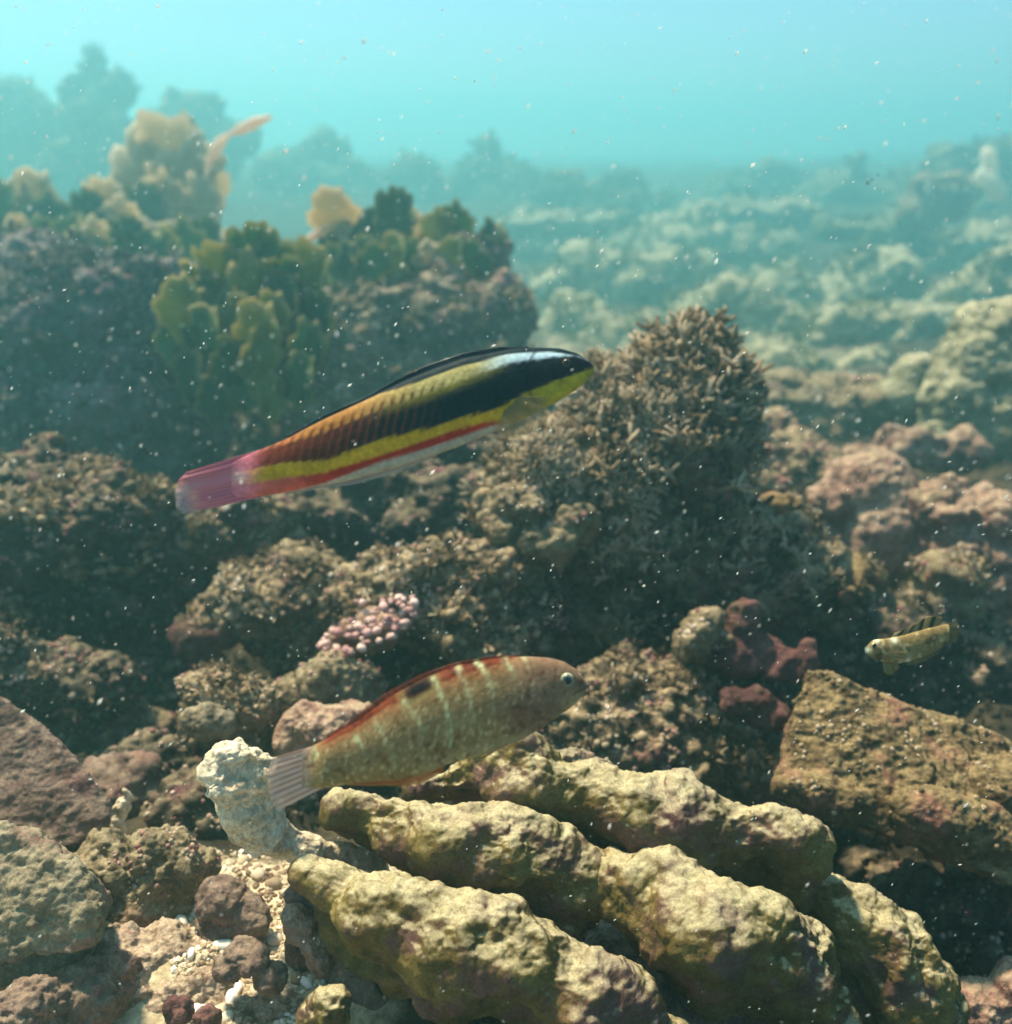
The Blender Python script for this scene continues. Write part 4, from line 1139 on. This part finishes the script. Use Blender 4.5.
# ---- the banded wrasse
f1 = Fish('banded_wrasse', 'long slender wrasse with black, yellow and red bands and a pink tail', 415, 425, .40)
T1 = [(232, 463), (243, 457), (288, 438.5), (326, 418), (361, 402), (399, 383), (427, 371), (463, 358), (510, 349), (540, 347.5), (560, 348.5), (577, 353), (586, 359), (594, 366)]
B1 = [(232, 497), (250, 497.5), (267, 495), (300, 490), (326, 485), (361, 478), (399, 467), (427, 458), (463, 445), (494, 432), (520, 421), (546, 408), (570, 394), (586, 382), (594, 370)]
LINES = {  # boundaries between bands by column
    'dark_top': [(234, 455), (288, 437), (326, 419), (361, 403), (380, 394.5), (399, 389.5), (427, 380.5), (463, 367.5), (510, 355), (551, 353), (577, 356.5), (594, 362)],
    'light': [(234, 455), (250, 455), (288, 444), (326, 433), (361, 419), (380, 411), (399, 404), (427, 395), (463, 381), (510, 364), (535, 360), (551, 357.5), (577, 356), (594, 362)],
    'black': [(234, 470), (250, 470), (288, 463), (326, 461), (361, 449), (380, 441), (427, 430), (463, 419), (494, 411), (510, 403), (530, 392), (551, 384), (577, 374), (594, 366.5)],
    'yellow': [(234, 484), (250, 484), (288, 478), (326, 473), (361, 462), (380, 456), (427, 441), (463, 429), (494, 421), (510, 424), (551, 410), (577, 392), (594, 378)],
    'red': [(234, 505), (250, 500), (288, 492), (326, 483), (380, 463), (427, 449), (463, 437), (490, 427), (510, 424), (551, 412), (594, 378)]}
def col1(x, y):
    b = {k: curve(v, x) for k, v in LINES.items()}
    jag = .9 * n2(x, y, 4) + .35 * np.sin(x / 10.5 * 2 * math.pi)
    fade = sm(560, 300, x)
    c = np.tile(srgb((26, 40, 46)), (len(x), 1))
    # back stripe: white-blue near head, cream in the middle, orange-brown to the rear
    stripe = blend(blend(np.tile(srgb((205, 232, 238)), (len(x), 1)), sm(520, 470, x), srgb((186, 174, 112))), sm(440, 340, x), srgb((162, 112, 56)))
    stripe = blend(stripe, sm(320, 250, x), srgb((156, 78, 54)))
    spots = sm(.1, .75, np.sin((x + (y - b['light']) * .3) / 10.0 * 2 * math.pi) * .5 + .3 + .6 * n2(x, y, 6)) * sm(480, 420, x) * sm(-13, -2, y - b['light'])
    stripe = blend(stripe, spots * .85, srgb((92, 46, 24)))
    m_st = sm(-.8, .8, y - b['dark_top']) * (1 - sm(-1.2, 2.2, y - b['light'] - jag))
    c = blend(c, m_st, 0) + stripe * m_st[:, None]
    # the black flank browns towards the tail
    m_bk = sm(-1.2, 2.2, y - b['light'] - jag)
    c = blend(c, m_bk * sm(410, 290, x) * .8, srgb((104, 46, 32)))
    c = blend(c, m_bk * sm(300, 250, x) * .6, srgb((150, 66, 56)))
    brs = sm(.0, .8, np.sin((x + (y - b['light']) * .25) / 9.5 * 2 * math.pi) + .6 * n2(x, y, 6, 7)) * sm(455, 380, x) * sm(250, 280, x)
    c = blend(c, m_bk * brs * .55, srgb((126, 66, 40)))
    c = blend(c, m_bk * sm(500, 560, x) * .25, srgb((60, 50, 60)))
    # olive wash where the light stripe meets the black
    c = blend(c, m_bk * sm(520, 470, x) * sm(360, 420, x) * (1 - sm(0, 12, y - b['light'])) * .8, srgb((150, 138, 62)))
    m_y = sm(-1, 1, y - b['black'] - jag * .9)
    yel = blend(np.tile(srgb((198, 158, 42)), (len(x), 1)), sm(480, 560, x), srgb((178, 164, 52)))
    c = blend(c, m_y, 0) + yel * m_y[:, None]
    m_r = sm(-1.2, 1.2, y - b['yellow'] - jag * .6)
    red = blend(np.tile(srgb((168, 48, 36)), (len(x), 1)), sm(340, 260, x), srgb((206, 104, 92)))
    red = blend(red, sm(485, 515, x), srgb((160, 150, 96)))
    c = blend(c, m_r, 0) + red * m_r[:, None]
    m_g = sm(-1.5, 1.5, y - b['red'])
    c = blend(c, m_g * sm(240, 330, x), srgb((176, 172, 158)))
    arc = np.abs(np.hypot((x - 556) / 1.0, (y - 378) / 1.15) - 30)
    c = blend(c, (1 - sm(.6, 2.2, arc)) * (x < 548) * .55, srgb((20, 26, 34)))
    c = blend(c, (1 - sm(.4, 1.3, np.abs(y - (373.5 - (x - 576) * .33)))) * sm(573, 577, x) * .7, srgb((52, 48, 34)))
    c = blend(c, sm(272, 240, x) * .85, srgb((202, 118, 136)))
    c = blend(c, np.exp(-(((x - 240) / 8) ** 2 + ((y - 477) / 6) ** 2)) * .6, srgb((236, 206, 200)))
    return c
F1M = fish_mat('banded_skin', 5, .40)
f1.body(T1, B1, col1, F1M, .34)
def ray(u, n): return .5 + .5 * np.sin(u * n * 2 * math.pi)
def tail1(u, v, x, y):
    c = np.tile(srgb((202, 118, 136)), (len(u), 1))
    c = blend(c, sm(.5, 1, ray(u, 13)) * .5, srgb((164, 76, 100)))
    c = blend(c, np.exp(-((u - .45) / .13) ** 2) * .6, srgb((226, 150, 160)))
    c = blend(c, sm(.72, 1, v) * sm(.2, .6, u), srgb((168, 160, 168)))
    return c
f1.fin('tail_fin', [(262, 449), (258, 462), (257, 474), (258, 486), (262, 497)], [(186, 472), (179, 480), (176, 494), (176, 507), (182, 514)], tail1,
       lambda u, v: .92 - .6 * sm(.45, 1, v) * (0.4 + .6 * u), wave=1.2)
def dors1(u, v, x, y):
    c = np.tile(srgb((22, 34, 44)), (len(u), 1))
    return blend(c, sm(.55, 1, ray(u, 40)) * .3, srgb((60, 70, 76)))
f1.fin('dorsal_fin', [(290, 438), (326, 420), (361, 404), (399, 385), (427, 373), (463, 360), (500, 352), (530, 349)], [(284, 437), (324, 415.5), (360, 399.5), (397, 379.5), (425, 366), (462, 353.5), (500, 347), (528, 346.5)], dors1, lambda u, v: .95 + 0 * u, nu=140)
f1.fin('anal_fin', [(290, 490), (326, 483), (361, 476), (399, 465), (440, 451)], [(282, 495), (318, 489), (356, 484), (393, 474), (436, 457)],
       lambda u, v, x, y: blend(np.tile(srgb((178, 172, 166)), (len(u), 1)), (1 - v) * .5, srgb((190, 110, 100))), lambda u, v: .75 - .35 * v, nu=100)
f1.fin('pectoral_fin', [(511, 397), (507, 405), (504, 412)], [(545, 398), (548, 418), (534, 434), (512, 440), (496, 434)],
       lambda u, v, x, y: blend(np.tile(srgb((150, 140, 98)), (len(u), 1)), ray(u, 12) * .4, srgb((118, 100, 72))), lambda u, v: .55 - .3 * v, y=-11, y_edge=-17, nu=50)
f1.eye(566, 364, 4.2, (.03, .025, .02), (.14, .10, .05))
f1.fin('mouth', [(578, 372), (586, 369), (594, 367)], [(578, 373.2), (586, 370.2), (594, 368.2)], lambda u, v, x, y: np.tile(srgb((70, 66, 40)), (len(u), 1)), lambda u, v: 1 + 0 * u, y=-5.5, y_edge=-5.5, nu=12, nv=3, wave=0)

# ---- the pale barred wrasse
f2 = Fish('barred_wrasse', 'olive wrasse with pale green bars and a black spot on its red dorsal fin', 435, 730, .385)
T2 = [(302, 751), (319, 743), (354, 723.5), (388, 698), (423, 678.5), (457, 665.5), (492, 658.5), (527, 656.5), (550, 658), (565, 662), (578, 671.5), (588, 684)]
B2 = [(302, 788), (323, 788), (354, 783), (395, 780), (423, 775), (447, 764), (492, 752), (527, 737), (551, 721), (573, 706), (584, 695), (588, 687)]
BARS = [[(434, 678), (441, 690), (448, 705), (452, 722), (451, 742)], [(459, 668), (466, 682), (471, 698), (474, 715)], [(477, 662), (488, 672), (493, 690), (494, 710)],
        [(505, 659), (511, 666), (515, 674)], [(524, 657), (528, 663), (529, 669)], [(405, 699), (412, 706), (420, 716), (426, 728)], [(378, 720), (384, 727), (388, 736)], [(358, 735), (364, 742), (366, 748)], [(316, 750), (317, 754), (316, 757)],
        [(392, 740), (396, 756), (395, 770)], [(420, 735), (424, 750), (424, 762)]]
BW = [1, .9, .8, .8, .45, .8, .8, .8, 1.1, .3, .3]
def bars(x, y):
    m = np.zeros(len(x))
    for pl, wgt in zip(BARS, BW):
        pl = np.array(pl, float)
        q = np.linspace(0, len(pl) - 1, 26)
        qx = np.interp(q, np.arange(len(pl)), pl[:, 0]); qy = np.interp(q, np.arange(len(pl)), pl[:, 1])
        dist = np.full(len(x), 99.)
        for a, b, t in zip(qx, qy, np.linspace(0, 1, 26)):
            dist = np.minimum(dist, np.hypot(x - a, (y - b) * .8) + t * 1.6)
        m = np.maximum(m, wgt * np.exp(-(np.clip(dist + 2.0 * n2(x, y, 4.5), 0, 99) / 2.5) ** 2))
    return np.clip(m * (.75 + .9 * n2(x, y, 5, 3)), 0, 1)
def col2(x, y):
    T, B = curve(T2, x), curve(B2, x)
    r = np.clip((y - T) / np.maximum(B - T, 1), 0, 1)
    c = np.tile(srgb((142, 118, 80)), (len(x), 1))
    c = blend(c, (1 - sm(0, .30, r)) * sm(545, 470, x) * sm(300, 340, x) * .7, srgb((128, 58, 32)))
    c = blend(c, sm(.45, .95, r) * .7, srgb((142, 124, 78)))
    c = blend(c, sm(.80, 1, r) * sm(390, 470, x) * .7, srgb((176, 168, 130)))
    c = blend(c, sm(490, 540, x) * .65, srgb((128, 100, 86)))
    c = blend(c, sm(540, 580, x) * sm(.4, .9, r) * .8, srgb((172, 154, 110)))
    c = blend(c, np.exp(-(((x - 520) / 22) ** 2 + ((y - 712) / 14) ** 2)) * .45, srgb((126, 74, 66)))
    dz = (y - T) / np.interp(x, [320, 360, 400, 450, 500, 520], [3, 6, 9, 10, 6, 0.5])
    m_d = (1 - sm(.8, 1.1, dz + .25 * n2(x, y, 7, 1))) * sm(318, 330, x) * sm(520, 505, x)
    c = blend(c, m_d * .9, srgb((98, 40, 24)))
    c = blend(c, m_d * sm(.1, .5, n2(x, y, 6, 2) + .25 * np.sin(x / 3.1)) * .8, srgb((66, 24, 16)))
    c = blend(c, sm(318, 302, x) * .9, srgb((172, 146, 128)))
    arc = np.abs(np.hypot((x - 560) / 1.0, (y - 688) / 1.1) - 32)
    c = blend(c, (1 - sm(.6, 2.6, arc)) * (x < 552) * (y > 668) * .4, srgb((84, 54, 44)))
    c = blend(c, (1 - sm(.4, 1.5, np.abs(y - (692 - (x - 574) * .45)))) * sm(570, 575, x) * .7, srgb((74, 50, 38)))
    speck = sm(.25, .6, n2(x, y, 4.6, 5)) * sm(.12, .3, r) * sm(560, 520, x)
    c = blend(c, speck * .7, srgb((196, 180, 128)))
    c = blend(c, sm(.25, .6, n2(x, y, 6.2, 9)) * .6, srgb((100, 58, 34)))
    c = blend(c, bars(x, y) * .8, srgb((196, 206, 156)))
    sp = np.exp(-((((x - 419.5) * .88 - (y - 687) * .47) / 16) ** 4 + (((y - 687) * .88 + (x - 419.5) * .47) / 6.5) ** 4))
    c = blend(c, np.clip(np.exp(-((((x - 419.5) * .88 - (y - 687) * .47) / 20) ** 4 + (((y - 687) * .88 + (x - 419.5) * .47) / 9.5) ** 4)) - sp, 0, 1) * .6, srgb((150, 160, 100)))
    c = blend(c, sp, srgb((8, 12, 20)))
    return c
F2M = fish_mat('barred_skin', 5, .385)
f2.body(T2, B2, col2, F2M, .42)
def dors2(u, v, x, y):
    c = np.tile(srgb((150, 66, 38)), (len(u), 1))
    c = blend(c, sm(.5, 1, ray(u, 26)) * .45, srgb((92, 26, 16)))
    c = blend(c, sm(.6, .9, n2(x, y, 6, 2) + .5) * .6 * (1 - v), srgb((60, 20, 14)))
    c = blend(c, bars(x, y) * .9, srgb((190, 210, 140)))
    sp = np.exp(-((((x - 420) * .88 - (y - 687) * .47) / 14) ** 4 + (((y - 687) * .88 + (x - 420) * .47) / 6) ** 4))
    c = blend(c, sp, srgb((10, 14, 24)))
    return blend(c, sm(.85, 1, v) * .5, srgb((176, 92, 60)))
f2.fin('dorsal_fin', [(330, 737.5), (354, 725), (388, 700), (423, 680), (457, 667), (492, 660), (518, 657.5)],
       [(325, 737), (350, 721), (384.5, 694), (420.5, 674.5), (456, 662.5), (491, 656), (517, 655.5)], dors2, lambda u, v: .9 - .35 * v, nu=160)
def anal2(u, v, x, y):
    c = blend(np.tile(srgb((196, 128, 42)), (len(u), 1)), sm(.3, 0, np.abs(v - .45)) * .7, srgb((188, 74, 34)))
    return blend(c, ray(u, 24) * .25, srgb((150, 92, 40)))
f2.fin('anal_fin', [(352, 781), (395, 779), (423, 774), (446, 763)], [(346, 785.5), (392, 786), (418, 785), (443, 772)], anal2, lambda u, v: .92 - .3 * v, nu=90)
def tail2(u, v, x, y):
    c = np.tile(srgb((226, 194, 176)), (len(u), 1))
    c = blend(c, sm(.35, 1, ray(u, 9)) * .75, srgb((158, 104, 90)))
    return blend(c, sm(.8, 1, v) * .5, srgb((176, 160, 150)))
f2.fin('tail_fin', [(324, 743), (320, 756), (319, 772), (325, 787)], [(272, 758), (268, 772), (268, 794), (277, 811)], tail2, lambda u, v: .85 - .35 * sm(.4, 1, v), wave=.8)
f2.fin('pectoral_fin', [(528, 706), (526, 712), (524, 718)], [(506, 704), (496, 716), (498, 728), (512, 732)],
       lambda u, v, x, y: blend(np.tile(srgb((156, 120, 92)), (len(u), 1)), ray(u, 10) * .4, srgb((120, 82, 62))), lambda u, v: .32 - .2 * v, y=-13, y_edge=-17, nu=40)
f2.fin('pelvic_fin', [(505, 746), (497, 750), (490, 752)], [(486, 754), (476, 761), (470, 763)], lambda u, v, x, y: np.tile(srgb((178, 160, 110)), (len(u), 1)), lambda u, v: .7 - .3 * v, y=-3, y_edge=-6, nu=20)
f2.eye(566.5, 678, 6.8, (.07, .10, .09), (.50, .52, .30))
f2.fin('mouth', [(574, 692), (581, 689), (587, 685)], [(574, 693.6), (581, 690.6), (587, 686.4)], lambda u, v, x, y: np.tile(srgb((84, 62, 44)), (len(u), 1)), lambda u, v: 1 + 0 * u, y=-6, y_edge=-6, nu=12, nv=3, wave=0)
def gill2(u, v, x, y): return np.tile(srgb((104, 76, 60)), (len(u), 1))

# ---- the little blotched fish at right
f3 = Fish('blotched_fish', 'small mottled tan fish facing left in the dark gap above the brown slab', 908, 645, .56)
T3 = [(865, 648), (873, 640), (890, 638), (907, 634), (924, 629), (941, 625), (948, 624)]
B3 = [(865, 653), (873, 659), (890, 664), (907, 662), (924, 657), (941, 648), (948, 642)]
def col3(x, y):
    c = np.tile(srgb((140, 118, 76)), (len(x), 1))
    c = blend(c, sm(.1, .6, n2(x, y, 9)) * .85, srgb((84, 62, 38)))
    c = blend(c, sm(.2, .6, n2(x, y, 6, 4)) * .7, srgb((206, 188, 134)))
    for a, b, r in ((867, 650, 3), (876, 640, 3), (893, 640, 3.5), (907, 661, 3.5), (900, 663, 2.5)):
        c = blend(c, np.exp(-((x - a) ** 2 + (y - b) ** 2) / r ** 2), srgb((250, 244, 205)))
    return c
f3.body(T3, B3, col3, fish_mat('blotched_skin', 4, .56), .4, 120, 40)
def dk(u, v, x, y):
    c = np.tile(srgb((150, 132, 78)), (len(u), 1))
    return blend(c, sm(.45, .8, ray(u, 5)) * .9, srgb((24, 22, 18)))
f3.fin('dorsal_fin', [(884, 640), (905, 636), (925, 630), (938, 627)], [(890, 635), (910, 627), (928, 616), (943, 617)], dk, lambda u, v: .9 + 0 * u)
f3.fin('tail_fin', [(945, 626), (945, 634), (945, 643)], [(957, 620), (959, 630), (957, 642)], lambda u, v, x, y: blend(np.tile(srgb((128, 112, 70)), (len(u), 1)), ray(u, 7) * .4, srgb((70, 56, 34))), lambda u, v: .8 - .3 * v)
f3.fin('pelvic_fin', [(882, 660), (888, 663), (898, 663)], [(884, 672), (889, 676), (900, 668)], lambda u, v, x, y: np.tile(srgb((140, 122, 72)), (len(u), 1)), lambda u, v: .85 - .2 * v, nu=20)
f3.fin('anal_fin', [(908, 661), (925, 656), (938, 649)], [(908, 666), (926, 661), (940, 652)], lambda u, v, x, y: np.tile(srgb((132, 112, 66)), (len(u), 1)), lambda u, v: .75 - .3 * v, nu=30)
f3.fin('pectoral_fin', [(886, 650), (886, 654), (887, 658)], [(901, 648), (904, 655), (900, 662)], lambda u, v, x, y: np.tile(srgb((150, 132, 86)), (len(u), 1)), lambda u, v: .55 - .2 * v, y=-8, y_edge=-11, nu=20)
f3.eye(873, 645, 2.6, (.03, .03, .02), (.45, .40, .22))

stick('drifting_twig', 'tiny dark brown twig drifting in open water at the upper right', 'debris', .9, [(868, 183, 1.3), (872, 180, 1.6), (878, 175, 1.0)], M['slab'], .6)

# ================================================================== specks in the water
n = 4600
sx, sy = rng.uniform(-20, 1032, n), rng.uniform(-20, 1044, n)
sd = .34 + rng.random(n) ** 1.2 * 1.2
P = atn(sx, sy, sd)
px_len = np.exp(rng.normal(.24, .46, n))
Ln, Wd = px_len * sd / F_PX, px_len * sd / F_PX * rng.uniform(.28, .45, n)
OCT = np.array([(1, 0, 0), (-1, 0, 0), (0, 1, 0), (0, -1, 0), (0, 0, 1), (0, 0, -1)], float)
OF = np.array([(0, 2, 4), (2, 1, 4), (1, 3, 4), (3, 0, 4), (2, 0, 5), (1, 2, 5), (3, 1, 5), (0, 3, 5)])
an = R(48) + rng.normal(0, .28, n)
D = np.stack([np.cos(an), rng.normal(0, .35, n), np.sin(an)], 1)
D /= np.linalg.norm(D, axis=1)[:, None]
A = np.cross(D, (0, 1.0, .2)); A /= np.linalg.norm(A, axis=1)[:, None]
Bn = np.cross(D, A)
V = P[:, None] + OCT[None, :, 0:1] * (D * Ln[:, None])[:, None] + OCT[None, :, 1:2] * (A * Wd[:, None])[:, None] + OCT[None, :, 2:3] * (Bn * Wd[:, None])[:, None]
F = OF[None] + (np.arange(n) * 6)[:, None, None]
mm = mesh_np('suspended_specks', V.reshape(-1, 3), [F.reshape(-1, 3)])
attr_f(mm, 'tint', np.repeat(rng.random(n), 6))
tag(link('suspended_specks', mm, M['speck']), 'pale specks drifting all through the water', 'specks', None, 'stuff')

# ================================================================== the murk of the water
hz = bmesh.new()
bmesh.ops.create_cube(hz, size=1)
hm = bpy.data.meshes.new('haze')
hz.to_mesh(hm); hz.free()
h = link('haze', hm, None)
h.location = (0, 14, -.15 + .2)
h.scale = (76, 36, 3.0)
m = bpy.data.materials.new('haze')
m.use_nodes = True
m.node_tree.nodes.clear()
out = m.node_tree.nodes.new('ShaderNodeOutputMaterial')
pv = m.node_tree.nodes.new('ShaderNodeVolumePrincipled')
pv.inputs['Color'].default_value = (.42, .98, .97, 1)
pv.inputs['Density'].default_value = HAZE_DENSITY
pv.inputs['Anisotropy'].default_value = HAZE_G
m.node_tree.links.new(pv.outputs[0], out.inputs['Volume'])
hm.materials.append(m)
tag(h, kind='stuff')
h['label'] = 'green blue murk of the sea water'
